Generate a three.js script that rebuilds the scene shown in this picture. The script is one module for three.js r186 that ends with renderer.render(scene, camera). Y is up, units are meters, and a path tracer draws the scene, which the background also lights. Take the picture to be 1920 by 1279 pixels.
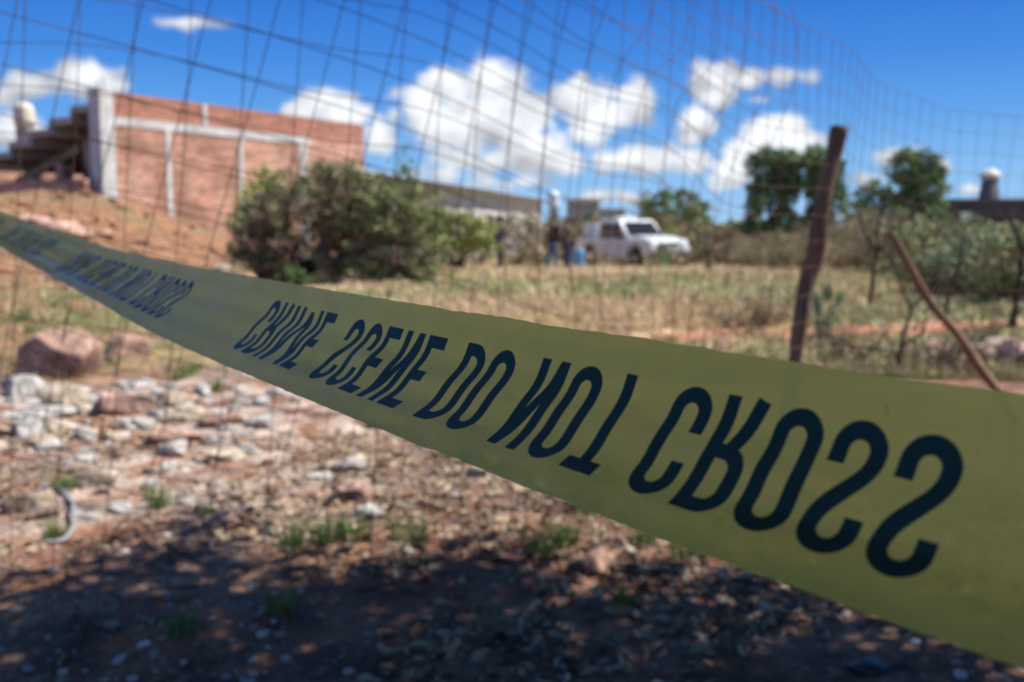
import * as THREE from 'three';
import { mergeGeometries, mergeVertices, toCreasedNormals } from 'three/addons/utils/BufferGeometryUtils.js';
import { MarchingCubes } from 'three/addons/objects/MarchingCubes.js';
import { RoundedBoxGeometry } from 'three/addons/geometries/RoundedBoxGeometry.js';

// ---------------------------------------------------------------- camera, sky, sun, exposure
const EYE = 1.1, PITCH = 6.55 * Math.PI / 180, FPX = 1867;
const scene = new THREE.Scene();
const camera = new THREE.PerspectiveCamera(37.8, 1024 / 682, 0.02, 3000);
camera.position.set(0, EYE, 0);
camera.rotation.set(-PITCH, 0, 0);
camera.focus = 0.49;
camera.userData.fStop = 9.5;
const SUN = new THREE.Vector3(0.545, 0.835, -0.09).normalize();
const SUN_I = 5.0;
const EXPOSURE = 1.56;

const sun = new THREE.DirectionalLight(new THREE.Color(1.0, 0.955, 0.88), SUN_I);
sun.position.copy(SUN).multiplyScalar(60).add(new THREE.Vector3(0, 0, -15));
sun.target.position.set(0, 0, -15);
sun.castShadow = true;
sun.shadow.mapSize.set(4096, 4096);
Object.assign(sun.shadow.camera, { left: -45, right: 45, top: 45, bottom: -45, near: 1, far: 160 });
scene.add(sun, sun.target);

// ---------------------------------------------------------------- random numbers and noise
let seedState = 12345;
function seed(s) { seedState = s >>> 0; }
function rnd() { seedState = (seedState + 0x6D2B79F5) >>> 0; let t = seedState; t = Math.imul(t ^ (t >>> 15), t | 1); t ^= t + Math.imul(t ^ (t >>> 7), t | 61); return ((t ^ (t >>> 14)) >>> 0) / 4294967296; }
const rr = (a, b) => a + (b - a) * rnd();
const gauss = () => (rnd() + rnd() + rnd() + rnd() - 2) * 0.87;
const clamp = (x, a = 0, b = 1) => Math.min(b, Math.max(a, x));
const sstep = (a, b, x) => { const t = clamp((x - a) / (b - a)); return t * t * (3 - 2 * t); };
const mix = (a, b, t) => a + (b - a) * t;
function hash3(x, y, z) { let h = Math.imul(x, 374761393) + Math.imul(y, 668265263) + Math.imul(z, 2147483647 ^ 0x5bd1e995); h = Math.imul(h ^ (h >>> 13), 1274126177); h ^= h >>> 16; h = Math.imul(h, 2246822519); return ((h ^ (h >>> 13)) >>> 0) / 4294967296; }
function noise(x, y, z = 0) {
  const xi = Math.floor(x), yi = Math.floor(y), zi = Math.floor(z); let fx = x - xi, fy = y - yi, fz = z - zi;
  fx = fx * fx * (3 - 2 * fx); fy = fy * fy * (3 - 2 * fy); fz = fz * fz * (3 - 2 * fz);
  const l = (a, b, t) => a + (b - a) * t;
  const p = (k) => l(l(hash3(xi, yi, k), hash3(xi + 1, yi, k), fx), l(hash3(xi, yi + 1, k), hash3(xi + 1, yi + 1, k), fx), fy);
  return fz === 0 ? p(zi) : l(p(zi), p(zi + 1), fz);
}
function fbm(x, y, z = 0, o = 4) { let s = 0, a = 0.5, n = 0; for (let i = 0; i < o; i++) { s += a * noise(x, y, z); n += a; a *= 0.5; x = x * 2.03 + 17.1; y = y * 2.03 + 5.7; z = z * 2.03; } return s / n; }

// ---------------------------------------------------------------- the sky: air and clouds
{
  const AIR = 0.665, W = 3072, H = 1536, data = new Float32Array(W * H * 4);
  // clouds as [azimuth, elevation, half width, half height (degrees), thickness]
  const blobs = [
[-3.90,7.69,1.90,1.29,1],[-1.05,7.85,2.15,1.47,1],[-5.10,6.96,1.47,1.17,1],[0.00,5.97,2.46,1.90,1],[-2.71,5.81,3.07,1.78,1],
[1.36,4.20,2.39,1.38,1],[-1.21,3.61,3.38,0.92,0.7],[2.87,3.60,1.23,1.17,0.9],[3.75,6.97,2.30,1.29,0.75],[6.88,6.71,1.17,1.29,1],
[5.11,6.09,2.46,1.10,0.8],[4.22,5.07,1.38,0.98,0.8],[11.19,7.93,1.41,1.10,1],[11.42,6.85,1.10,0.80,0.9],[12.97,7.80,0.86,0.61,0.8],
[15.22,7.94,1.38,0.55,0.6],[13.57,6.79,1.23,0.31,0.5],[10.28,5.67,1.04,0.92,0.95],[10.01,4.72,0.68,0.55,0.8],[14.19,4.85,1.90,1.10,1],
[13.22,3.95,1.53,1.04,1],[15.89,4.41,1.35,0.74,1],[12.24,2.80,1.53,0.86,0.9],[7.23,3.58,2.92,0.92,0.95],[9.89,3.55,1.53,0.86,0.95],
[4.85,1.66,1.84,0.49,0.7],[6.66,1.59,1.23,0.49,0.7],[-22.59,7.52,1.47,0.98,1],[-21.58,7.18,0.92,0.55,0.9],[-25.36,6.97,1.53,0.80,0.7],
[-26.33,4.69,1.78,0.92,1],[-26.48,6.52,0.92,0.92,0.6],[-10.70,6.58,1.60,1.04,1],[-9.55,5.97,1.69,0.92,1],[-11.72,6.13,1.10,0.74,1],
[-7.65,4.90,1.04,1.17,1],[-6.74,6.22,0.68,0.68,0.6],[-9.24,6.75,0.74,0.55,0.8],[-17.87,10.59,1.96,0.40,0.6],[-21.58,10.01,1.53,0.25,0.3],
[21.08,3.59,1.29,0.55,0.7],[19.39,2.42,0.92,0.43,0.6],[24.75,1.84,1.23,0.37,0.6],[-4.24,2.85,3.68,0.55,0.5],[0.30,2.41,3.38,0.43,0.5],
[22.92,3.05,0.61,0.49,0.5]];
  seed(77);
  for (let az = 33; az < 327; az += rr(4, 9)) {                     // the same kind of sky all the way round
    const el = rr(2.5, 8), s = rr(0.7, 1.5), n = 2 + Math.floor(rr(0, 4));
    for (let k = 0; k < n; k++) { const a = az + gauss() * 2.5 * s; blobs.push([a > 180 ? a - 360 : a, el + gauss() * s, rr(0.9, 2.3) * s, rr(0.5, 1.3) * s, rr(0.6, 1)]); }
  }
  const stops = [[0, .36, .60, .88], [3, .25, .51, .87], [6, .125, .37, .82], [9, .065, .265, .755], [12.4, .034, .185, .66], [25, .045, .17, .51], [50, .055, .145, .37], [90, .055, .135, .32]];
  const R = Math.PI / 180;
  for (let j = 0; j < H; j++) {
    const el = ((j + 0.5) / H - 0.5) * 180;
    let k = 0; while (k < stops.length - 2 && el > stops[k + 1][0]) k++;
    const t = clamp((el - stops[k][0]) / (stops[k + 1][0] - stops[k][0])), A = stops[k], B = stops[k + 1];
    const c = el < 0 ? [.20, .17, .13] : [1, 2, 3].map((i) => mix(A[i], B[i], t));
    for (let i = 0; i < W; i++) { const o = (j * W + i) * 4; data[o] = c[0] * AIR; data[o + 1] = c[1] * AIR; data[o + 2] = c[2] * AIR; data[o + 3] = 1; }
  }
  const pxdeg = H / 180, J0 = Math.floor(H / 2), J1 = Math.floor(H / 2 + 16 * pxdeg), dens = new Float32Array(W * (J1 - J0)), hi = new Float32Array(W * (J1 - J0));
  for (const [az, el, rx, ry, op] of blobs) {
    // azimuth measured from -z towards +x; equirectangular u = atan2(z, x)
    const u0 = ((Math.atan2(-Math.cos(az * R), Math.sin(az * R)) / (2 * Math.PI) + 0.5) * W), j0 = (el / 180 + 0.5) * H, sx = rx * W / 360, sy = ry * pxdeg;
    for (let j = Math.max(J0, Math.floor(j0 - sy * 2)); j < Math.min(J1, j0 + sy * 2); j++) for (let i = Math.floor(u0 - sx * 2); i < u0 + sx * 2; i++) {
      const dx = (i - u0) / sx, dy = (j - j0) / sy, q = Math.hypot(dx, dy < 0 ? dy * 1.1 : dy); if (q > 2) continue;
      const ii = ((i % W) + W) % W, o = (j - J0) * W + ii, f = op * (1.45 - q);
      if (f > dens[o]) { dens[o] = f; } if (f > 0) hi[o] = Math.max(hi[o], f * (0.6 + 0.4 * dy));
    }
  }
  for (let j = J0; j < J1; j++) for (let i = 0; i < W; i++) {
    const o = (j - J0) * W + i; if (dens[o] <= 0) continue;
    const n = fbm(i * 0.11, j * 0.13, 0, 5), n2 = fbm(i * 0.045 + 40, j * 0.06, 0, 3);
    const d = dens[o] + (n - 0.5) * 1.15 + (n2 - 0.5) * 0.4 - 0.14; if (d <= 0) continue;
    const a = sstep(0, 0.6, d), p = (j * W + i) * 4;
    const br = clamp(0.5 + hi[o] * 0.66 + (fbm(i * 0.07 + 9, j * 0.09, 0, 4) - 0.5) * 0.95, 0.44, 1.08);
    const cc = [br * 0.96, br * 0.975 + 0.01, br * 0.98 + 0.045];
    for (let q = 0; q < 3; q++) data[p + q] = mix(data[p + q], cc[q] * AIR, a * 0.97);
  }
  const tex = new THREE.DataTexture(data, W, H, THREE.RGBAFormat, THREE.FloatType);
  tex.mapping = THREE.EquirectangularReflectionMapping; tex.magFilter = THREE.LinearFilter; tex.needsUpdate = true;
  scene.background = tex; scene.environment = tex;
}

// ---------------------------------------------------------------- naming and building helpers
const taken = new Map();
function numbered(name) { const n = taken.get(name) ?? 0; taken.set(name, n + 1); return n ? name + '_' + String(n).padStart(3, '0') : name; }
function meta(o, label, category, group, kind) { o.userData = { label, category }; if (group) o.userData.group = group; if (kind) o.userData.kind = kind; return o; }
function thing(name, label, category, position = [0, 0, 0], turn = 0, group) { const g = new THREE.Group(); g.name = numbered(name); g.position.set(...position); g.rotation.y = turn; scene.add(g); return meta(g, label, category, group); }
function mesh(name, geometry, material, parent) { const m = new THREE.Mesh(geometry, material); m.name = parent ? name : numbered(name); m.castShadow = m.receiveShadow = true; (parent ?? scene).add(m); return m; }
const V = (x, y, z) => new THREE.Vector3(x, y, z);
const std = (r, g, b, rough = 0.9, extra = {}) => new THREE.MeshStandardMaterial({ color: new THREE.Color().setRGB(r, g, b), roughness: rough, side: THREE.DoubleSide, ...extra });
const vcol = (rough = 0.9, extra = {}) => new THREE.MeshStandardMaterial({ vertexColors: true, roughness: rough, side: THREE.DoubleSide, ...extra });

class Shape3 {                                                      // collects quads and tubes with vertex colours into one geometry
  constructor() { this.p = []; this.n = []; this.c = []; this.i = []; }
  leaf(c, a, b, col) {                                              // a pointed leaf: centre, half length vector, half width vector
    const k = this.p.length / 3, nx = a.y * b.z - a.z * b.y, ny = a.z * b.x - a.x * b.z, nz = a.x * b.y - a.y * b.x, l = Math.hypot(nx, ny, nz) || 1;
    for (const [s, t] of [[-1, 0], [0.1, -1], [1, 0], [0.1, 1]]) { this.p.push(c.x + a.x * s + b.x * t, c.y + a.y * s + b.y * t, c.z + a.z * s + b.z * t); this.n.push(nx / l, ny / l, nz / l); this.c.push(...col); }
    this.i.push(k, k + 1, k + 2, k, k + 2, k + 3);
  }
  tube(pts, radii, col, seg = 5) {
    const k = this.p.length / 3; let up = V(0.31, 0.9, 0.2);
    for (let j = 0; j < pts.length; j++) {
      const t = pts[Math.min(j + 1, pts.length - 1)].clone().sub(pts[Math.max(j - 1, 0)]).normalize();
      const x = V(0, 0, 0).crossVectors(t, Math.abs(t.dot(up)) > 0.95 ? V(1, 0, 0) : up).normalize(), y = V(0, 0, 0).crossVectors(t, x);
      const r = typeof radii === 'number' ? radii : radii[j];
      for (let s = 0; s < seg; s++) { const a = s / seg * Math.PI * 2, n = x.clone().multiplyScalar(Math.cos(a)).addScaledVector(y, Math.sin(a)); this.p.push(pts[j].x + n.x * r, pts[j].y + n.y * r, pts[j].z + n.z * r); this.n.push(n.x, n.y, n.z); this.c.push(...col); }
    }
    for (let j = 0; j < pts.length - 1; j++) for (let s = 0; s < seg; s++) { const a = k + j * seg + s, b = k + j * seg + (s + 1) % seg; this.i.push(a, b, a + seg, b, b + seg, a + seg); }
    for (const [j0, w] of [[0, 1], [pts.length - 1, -1]]) for (let s = 1; s < seg - 1; s++) { const o = k + j0 * seg; w > 0 ? this.i.push(o, o + s + 1, o + s) : this.i.push(o, o + s, o + s + 1); }
    return this;
  }
  done() {
    const g = new THREE.BufferGeometry();
    g.setAttribute('position', new THREE.Float32BufferAttribute(this.p, 3)); g.setAttribute('normal', new THREE.Float32BufferAttribute(this.n, 3)); g.setAttribute('color', new THREE.Float32BufferAttribute(this.c, 3)); g.setIndex(this.i);
    return g;
  }
}
const box = (w, h, d, x = 0, y = 0, z = 0) => new THREE.BoxGeometry(w, h, d).translate(x, y, z);
const rbox = (w, h, d, r, x = 0, y = 0, z = 0) => new RoundedBoxGeometry(w, h, d, 2, r).translate(x, y, z);
// a place named by its bearing in the photograph (pixel column and row of the 1920-wide picture) and its distance ahead in metres
function at(px, py, D) { const w = -(py - 639.5) / FPX, c = Math.cos(PITCH), s = Math.sin(PITCH), k = D / (c + w * s); return V((px - 960) / FPX * k, EYE + (w * c - s) * k, -D); }
const onGround = (px, D) => { const p = at(px, 560, D); p.y = groundAt(p.x, p.z); return p; };

// ---------------------------------------------------------------- textures of matter
function dataTex(n, m, f, srgb = true, rep = [1, 1]) {
  const d = new Uint8Array(n * m * 4);
  for (let j = 0; j < m; j++) for (let i = 0; i < n; i++) { const c = f(i, j), o = (j * n + i) * 4; d[o] = c[0]; d[o + 1] = c[1]; d[o + 2] = c[2]; d[o + 3] = 255; }
  const t = new THREE.DataTexture(d, n, m); t.wrapS = t.wrapT = THREE.RepeatWrapping; t.magFilter = THREE.LinearFilter; t.minFilter = THREE.LinearMipmapLinearFilter; t.generateMipmaps = true; if (srgb) t.colorSpace = THREE.SRGBColorSpace; t.repeat.set(...rep); t.needsUpdate = true;
  return t;
}
const wrapN = (i, j, n, f, o = 4, z = 0) => {                        // tiling noise
  let s = 0, a = 0.5, w = 0;
  for (let k = 0; k < o; k++) { const q = f * 2 ** k, x = i / n * q, y = j / n * q, xi = Math.floor(x), yi = Math.floor(y); let fx = x - xi, fy = y - yi; fx = fx * fx * (3 - 2 * fx); fy = fy * fy * (3 - 2 * fy); const h = (u, v) => hash3(((u % q) + q) % q, ((v % q) + q) % q, k * 7 + z); s += a * mix(mix(h(xi, yi), h(xi + 1, yi), fx), mix(h(xi, yi + 1), h(xi + 1, yi + 1), fx), fy); w += a; a *= 0.6; }
  return s / w;
};
const soilMap = dataTex(512, 512, (i, j) => { const n = wrapN(i, j, 512, 8, 6), g = wrapN(i, j, 512, 64, 2, 3), v = clamp(0.55 + (n - 0.5) * 1.1 + (g - 0.5) * 0.55, 0.15, 1); const w = g > 0.74 ? 0.15 : 0; return [255 * clamp(v + w), 255 * clamp(v * 0.985 + w), 255 * clamp(v * 0.97 + w)]; }, false);
const soilBump = dataTex(512, 512, (i, j) => { const v = 255 * clamp(wrapN(i, j, 512, 16, 6, 5)); return [v, v, v]; }, false);
const barkMap = dataTex(128, 256, (i, j) => { const n = wrapN(i, Math.floor(j / 4), 128, 16, 4, 9), v = 110 + 145 * n; return [v, v * 0.97, v * 0.94]; });
const barkBump = dataTex(128, 256, (i, j) => { const v = 255 * wrapN(i, Math.floor(j / 5), 128, 16, 4, 9); return [v, v, v]; }, false);
const concreteMap = dataTex(256, 256, (i, j) => { const v = 150 + 105 * (wrapN(i, j, 256, 6, 5, 2) * 0.7 + wrapN(i, j, 256, 64, 2, 4) * 0.3); return [v, v, v]; });
// brickwork seen from thirty metres: courses of 7.5 cm, one repeat is 2 m by 0.6 m
const brickMap = dataTex(512, 256, (i, j) => {
  const row = Math.floor(j / 32), x = (i + (row % 2) * 32) % 512, b = Math.floor(x / 64), fx = x % 64, fy = j % 32, mortar = fx < 4 || fy < 5, h = hash3(b, row, 21), g = wrapN(i, j, 512, 32, 3, 8);
  if (mortar) { const v = 165 + 40 * g; return [v, v * 0.9, v * 0.82]; }
  const v = 0.78 + 0.3 * h + 0.25 * (g - 0.5), w = hash3(b, row, 5) > 0.82 ? 0.2 : 0; return [255 * clamp(0.87 * v), 255 * clamp(0.655 * v + w * 0.2), 255 * clamp(0.57 * v + w * 0.25)];
});
const brickBump = dataTex(512, 256, (i, j) => { const row = Math.floor(j / 32), x = (i + (row % 2) * 32) % 512, v = x % 64 < 4 || j % 32 < 5 ? 60 : 220; return [v, v, v]; }, false);

// ---------------------------------------------------------------- the ground
function bank(x, D) { const t = clamp((-6.2 - x) / 5.6); return 2.0 * t * t * (3 - 2 * t) * sstep(14, 27, D); }
function groundAt(x, z) {
  const D = -z; let y = -0.47 * sstep(18, 40, D);
  y += bank(x, D) * (1 + 0.0) ;
  const far = sstep(60, 20, D), rough = sstep(0.2, 1.2, bank(x, D));
  y += (fbm(x * 0.55, z * 0.55, 0, 3) - 0.5) * 0.10 * far + (fbm(x * 2.6 + 9, z * 2.6, 0, 3) - 0.5) * 0.05 * sstep(16, 6, D) + (fbm(x * 1.3 + 5, z * 1.3, 0, 4) - 0.5) * 0.75 * rough * sstep(34, 27, D) + (fbm(x * 4.5 + 2, z * 4.5, 0, 3) - 0.5) * 0.28 * rough * sstep(30, 25, D);
  return y;
}
const pathLine = (x) => 9.6 + (x - 1.5) * 0.42 + Math.sin(x * 0.9) * 0.18;   // the red track crossing on the right
function soilColour(x, z, out) {
  const D = -z, a = fbm(x * 0.7, z * 0.7, 0, 4), b = fbm(x * 2.3 + 31, z * 2.3, 0, 4), c = fbm(x * 0.24 + 70, z * 0.24, 0, 3), e = fbm(x * 6 + 3, z * 6, 0, 3);
  let col = [0.20, 0.092, 0.052];                                  // red brown soil
  const to = (k, r, g, bl) => { k = clamp(k); col = [mix(col[0], r, k), mix(col[1], g, k), mix(col[2], bl, k)]; };
  to(sstep(0.47, 0.66, b) * 0.55, 0.28, 0.175, 0.112);
  to(sstep(0.5, 0.7, e) * 0.5, 0.14, 0.08, 0.055);
  const field = sstep(7.6, 10.5, D + (a - 0.5) * 3) * sstep(-3.4, -1.6, x + 0.12 * (D - 8));
  to(field, mix(0.47, 0.55, b), mix(0.355, 0.41, b), mix(0.2, 0.235, b));             // dry field
  to(field * sstep(0.46, 0.6, c) * 0.85, 0.27, 0.29, 0.12);                        // green growth
  to(field * sstep(0.52, 0.66, a) * 0.5, 0.36, 0.19, 0.11);
  const leftGrass = sstep(7.0, 9.0, D) * (1 - sstep(-3.6, -1.9, x + 0.12 * (D - 8)));
  to(leftGrass * 0.75, 0.24, 0.135, 0.065); to(leftGrass * sstep(0.5, 0.62, a) * 0.65, 0.17, 0.18, 0.06);
  to(sstep(0.15, 0.7, bank(x, D)) * 0.95, mix(0.18, 0.30, b), mix(0.092, 0.145, b), mix(0.05, 0.072, b)); to(sstep(0.15, 0.7, bank(x, D)) * sstep(0.5, 0.6, a) * 0.7, 0.19, 0.15, 0.07);    // freshly dug orange earth of the bank
  to(sstep(0.55, 0.3, Math.abs(D - pathLine(x)) + (b - 0.5) * 0.5) * sstep(0.6, 1.6, x), 0.42, 0.175, 0.095);
  to(sstep(0.9, 0.4, Math.abs(D - 22.5 - x * 0.3) + (b - 0.5)) * sstep(-3, -1.5, x) * sstep(3.5, 1.5, x) * 0.8, 0.45, 0.235, 0.11);
  const rubble = sstep(1.9, 0.7, Math.hypot((x + 2.15) * 0.75, (D - 5.3) * 0.62) + (a - 0.5) * 1.2);
  to(rubble * sstep(0.42, 0.6, e) * 0.75, 0.42, 0.35, 0.30);        // crushed mortar among the rubble
  to(sstep(0.75, 0.3, Math.hypot((x + 0.1) * 0.8, (D - 4.35) * 1.3) + (b - 0.5) * 0.8) * 0.75, 0.10, 0.068, 0.055);   // burnt, dark soil
  const v = 1.75; out.push(col[0] * v, col[1] * v, col[2] * v);
}
{
  const axis = (lo, hi, a, b, step, grow) => { const o = []; for (let v = a; v <= b + 1e-6; v += step) o.push(v); let s = step, v = b; while (v < hi) { s *= grow; v += s; o.push(v); } s = step; v = a; while (v > lo) { s *= grow; v -= s; o.unshift(v); } return o; };
  const xs = axis(-900, 900, -3.4, 3.6, 0.05, 1.07), zs = axis(-1400, 60, -9.5, -1.9, 0.05, 1.06);
  const p = [], c = [], uv = [], idx = [];
  for (const z of zs) for (const x of xs) { p.push(x, groundAt(x, z), z); soilColour(x, z, c); uv.push(x / 1.3, z / 1.3); }
  const n = xs.length; for (let j = 0; j < zs.length - 1; j++) for (let i = 0; i < n - 1; i++) { const a = j * n + i; idx.push(a, a + n, a + 1, a + 1, a + n, a + n + 1); }
  const g = new THREE.BufferGeometry(); g.setAttribute('position', new THREE.Float32BufferAttribute(p, 3)); g.setAttribute('color', new THREE.Float32BufferAttribute(c, 3)); g.setAttribute('uv', new THREE.Float32BufferAttribute(uv, 2)); g.setIndex(idx); g.computeVertexNormals();
  const m = mesh('ground', g, vcol(0.95, { map: soilMap, bumpMap: soilBump, bumpScale: 0.018 }));
  m.userData = { kind: 'structure', label: 'red brown earth with a dry grassy field behind' };
}

// ---------------------------------------------------------------- the unfinished brick building on the left
const brick = new THREE.MeshStandardMaterial({ map: brickMap, bumpMap: brickBump, bumpScale: 0.012, color: new THREE.Color().setRGB(0.94, 0.89, 0.85), roughness: 0.92, side: THREE.DoubleSide });
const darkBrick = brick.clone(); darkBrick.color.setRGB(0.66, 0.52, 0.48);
const concrete = new THREE.MeshStandardMaterial({ map: concreteMap, color: new THREE.Color().setRGB(0.62, 0.6, 0.57), roughness: 0.9, side: THREE.DoubleSide });
const whiteConcrete = new THREE.MeshStandardMaterial({ map: concreteMap, color: new THREE.Color().setRGB(0.86, 0.86, 0.84), roughness: 0.85, side: THREE.DoubleSide });
const darkWood = std(0.16, 0.095, 0.06, 0.9, { map: barkMap });
function metricUV(g, s = 1) {                                        // box-projected texture coordinates in metres
  const p = g.attributes.position, n = g.attributes.normal, uv = [];
  for (let i = 0; i < p.count; i++) { const ax = Math.abs(n.getX(i)), ay = Math.abs(n.getY(i)), az = Math.abs(n.getZ(i)); if (ay > ax && ay > az) uv.push(p.getX(i) * s, p.getZ(i) * s); else if (ax > az) uv.push(p.getZ(i) * s, p.getY(i) * s); else uv.push(p.getX(i) * s, p.getY(i) * s); }
  g.setAttribute('uv', new THREE.Float32BufferAttribute(uv, 2)); return g;
}
const stainedBrick = brick.clone(); stainedBrick.vertexColors = true;
function stained(g) {                                               // weathering: pale efflorescence and dark damp patches in the bricks
  const p = g.attributes.position, c = []; for (let i = 0; i < p.count; i++) { const x = p.getX(i), y = p.getY(i), a = fbm(x * 0.9, y * 1.2, 0, 4), b = fbm(x * 3 + 7, y * 5, 0, 3), w = sstep(0.52, 0.68, a) * 0.55, d = sstep(0.5, 0.34, a) * 0.28 + sstep(0.55, 0.75, b) * 0.14; c.push((0.92 - d) * (1 - w) + w, (0.9 - d) * (1 - w) + w * 1.12, (0.88 - d) * (1 - w) + w * 1.15); }
  g.setAttribute('color', new THREE.Float32BufferAttribute(c, 3)); return g;
}
function brickUV(g) { metricUV(g); const u = g.attributes.uv; for (let i = 0; i < u.count; i++) u.setXY(i, u.getX(i) / 2, u.getY(i) / 0.6); return g; }
{
  const b = thing('brick_building', 'unfinished red brick building with pale concrete columns and stepped roof slabs', 'building', [-11.4, 0, -28], 58.6 * Math.PI / 180);
  const L = 11.3;
  mesh('wall', stained(brickUV(new THREE.BoxGeometry(L - 0.46, 3.9, 0.16, 90, 34, 1).translate(0.46 + (L - 0.46) / 2, 1.97, -0.09))), stainedBrick, b);
  mesh('wall', brickUV(box(L - 8.38, 0.245, 0.16, 8.38 + (L - 8.38) / 2, 4.045, -0.09)), brick, b);
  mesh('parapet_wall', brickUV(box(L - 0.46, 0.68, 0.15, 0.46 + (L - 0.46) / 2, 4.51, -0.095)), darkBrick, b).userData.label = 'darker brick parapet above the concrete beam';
  mesh('beam', metricUV(box(7.9, 0.24, 0.2, 0.47 + 3.95, 4.045, -0.085), 0.5), whiteConcrete, b);
  mesh('column', metricUV(rbox(0.46, 4.9, 0.5, 0.015, 0.23, 2.45, -0.2), 0.5), whiteConcrete, b).userData.label = 'wide pale corner column';
  for (const [s, w, y0, y1] of [[2.32, 0.17, 0, 3.92], [5.2, 0.18, 0, 3.92], [8.05, 0.42, 0, 4.17], [3.76, 0.16, 4.17, 4.84]]) mesh('column', metricUV(rbox(w, y1 - y0, 0.2, 0.008, s, (y0 + y1) / 2, -0.082), 0.5), whiteConcrete, b);
  mesh('back_wall', brickUV(box(0.16, 4.0, 7.2, L - 0.2, 2, -3.8)), brick, b);
  mesh('rear_wall', brickUV(box(L - 0.6, 3.1, 0.16, L / 2, 1.55, -7.3)), brick, b);
  for (let k = 0; k < 6; k++) {                                     // the stepped concrete slabs, lower and lower to the left
    const y = 4.42 - k * 0.29, z = -0.95 - k * 1.02;
    const sl = mesh('step_slab', metricUV(rbox(L - 0.3, 0.2, 1.12, 0.02, L / 2 + 0.05, y, z), 0.5), concrete, b);
    mesh('riser', metricUV(box(L - 0.34, 0.22, 0.14, L / 2 + 0.05, y + 0.208, z + 0.47), 0.5), concrete, sl);
  }
  const slope = metricUV(box(0.22, 0.24, 6.3), 0.5); slope.rotateX(-0.277); slope.translate(1.6, 3.40, -3.35); mesh('raking_beam', slope, concrete, b);
  for (const t of [1.35, 2.75, 4.15, 5.6]) mesh('pillar', brickUV(box(0.34, 3.35 - (t - 1.3) * 0.27, 0.34, 0.75, (3.35 - (t - 1.3) * 0.27) / 2, -t)), brick, b);
  mesh('front_wall', brickUV(box(0.18, 2.42, 6.6, -0.25, 1.21, -3.55)), brick, b).userData.label = 'low brick wall closing the open side';
  const prop = new THREE.CylinderGeometry(0.055, 0.065, 2.3, 7); prop.rotateX(-0.22); prop.translate(0.1, 3.2, -1.0); mesh('timber_prop', prop, darkWood, b);
  const pipe = new THREE.CylinderGeometry(0.13, 0.13, 1.2, 14).translate(0.4, 2.8, -0.85); mesh('drum', pipe, std(0.25, 0.3, 0.36, 0.6), b);
  for (const [x, z, h] of [[0.3, 0.05, 0.35], [0.3, -0.2, 0.28]]) mesh('rebar', new THREE.CylinderGeometry(0.012, 0.012, h, 5).translate(x, 4.9 + h / 2, z - 0.2), std(0.12, 0.06, 0.04), b);
}

// ---------------------------------------------------------------- buildings farther off
{
  const s = thing('storage_shed', 'long low grey shed with pale sheet metal roof behind the bushes', 'shed', [-3.57, -0.5, -37], 78 * Math.PI / 180);
  mesh('wall', metricUV(box(27.6, 3.2, 5.5, 13.7, 1.6, -3.0), 0.4), new THREE.MeshStandardMaterial({ map: concreteMap, color: new THREE.Color().setRGB(0.86, 0.8, 0.79), roughness: 0.9 }), s);
  const roof = [], wavy = 300; { const p = [], idx = []; for (let i = 0; i <= wavy; i++) for (const [y, z] of [[3.3, 0.25], [3.85, -3.2], [3.3, -6.2]]) p.push(-0.4 + 28.4 * i / wavy, y + (i % 2 ? 0.035 : 0), z); for (let i = 0; i < wavy; i++) for (let k = 0; k < 2; k++) { const a = i * 3 + k; idx.push(a, a + 3, a + 1, a + 1, a + 3, a + 4); } const g = new THREE.BufferGeometry(); g.setAttribute('position', new THREE.Float32BufferAttribute(p, 3)); g.setIndex(idx); g.computeVertexNormals(); mesh('roof', g, std(0.62, 0.70, 0.72, 0.55, { metalness: 0.1 }), s); }
  mesh('eaves_beam', box(28.2, 0.14, 0.1, 13.8, 3.2, 0.16), std(0.10, 0.08, 0.07), s);
  for (const x of [3, 8, 13, 18, 23]) { const w = mesh('window', box(0.9, 0.8, 0.06, x, 1.75, -0.26), std(0.06, 0.065, 0.07, 0.3), s); mesh('frame', box(1.02, 0.06, 0.09, x, 1.33, -0.25), std(0.5, 0.5, 0.48), w); }
}
{
  const p = onGround(1842, 46);
  const w = thing('dark_house', 'dark flat roofed house at the right edge behind the scrub', 'house', [p.x, -0.5, -46], -3 * Math.PI / 180);
  mesh('wall', metricUV(box(7.0, 2.75, 5, 0.9, 1.375, -2.5), 0.4), std(0.085, 0.085, 0.10, 0.9, { map: concreteMap }), w);
  const pw = mesh('parapet', box(7.2, 0.12, 5.2, 0.9, 2.81, -2.5), std(0.12, 0.12, 0.13), w);
  mesh('window', box(0.5, 0.45, 0.05, -0.95, 2.05, 0.03), std(0.45, 0.5, 0.55, 0.3), w);
  mesh('door', box(0.85, 1.9, 0.05, 2.6, 0.95, 0.03), std(0.12, 0.1, 0.09), w);
  mesh('tank_base', new THREE.CylinderGeometry(0.36, 0.52, 0.95, 4).rotateY(Math.PI / 4).translate(0.45, 3.34, -1.0), std(0.12, 0.12, 0.14, 0.9), w);
  const t = new THREE.LatheGeometry([[0, 0], [0.46, 0], [0.48, 0.06], [0.48, 0.2], [0.34, 0.34], [0.16, 0.4], [0.16, 0.46], [0, 0.46]].map(([x, y]) => new THREE.Vector2(x, y)), 20).translate(0.45, 3.82, -1.0);
  mesh('roof_tank', t, std(0.62, 0.60, 0.54, 0.6), w);
}
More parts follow.
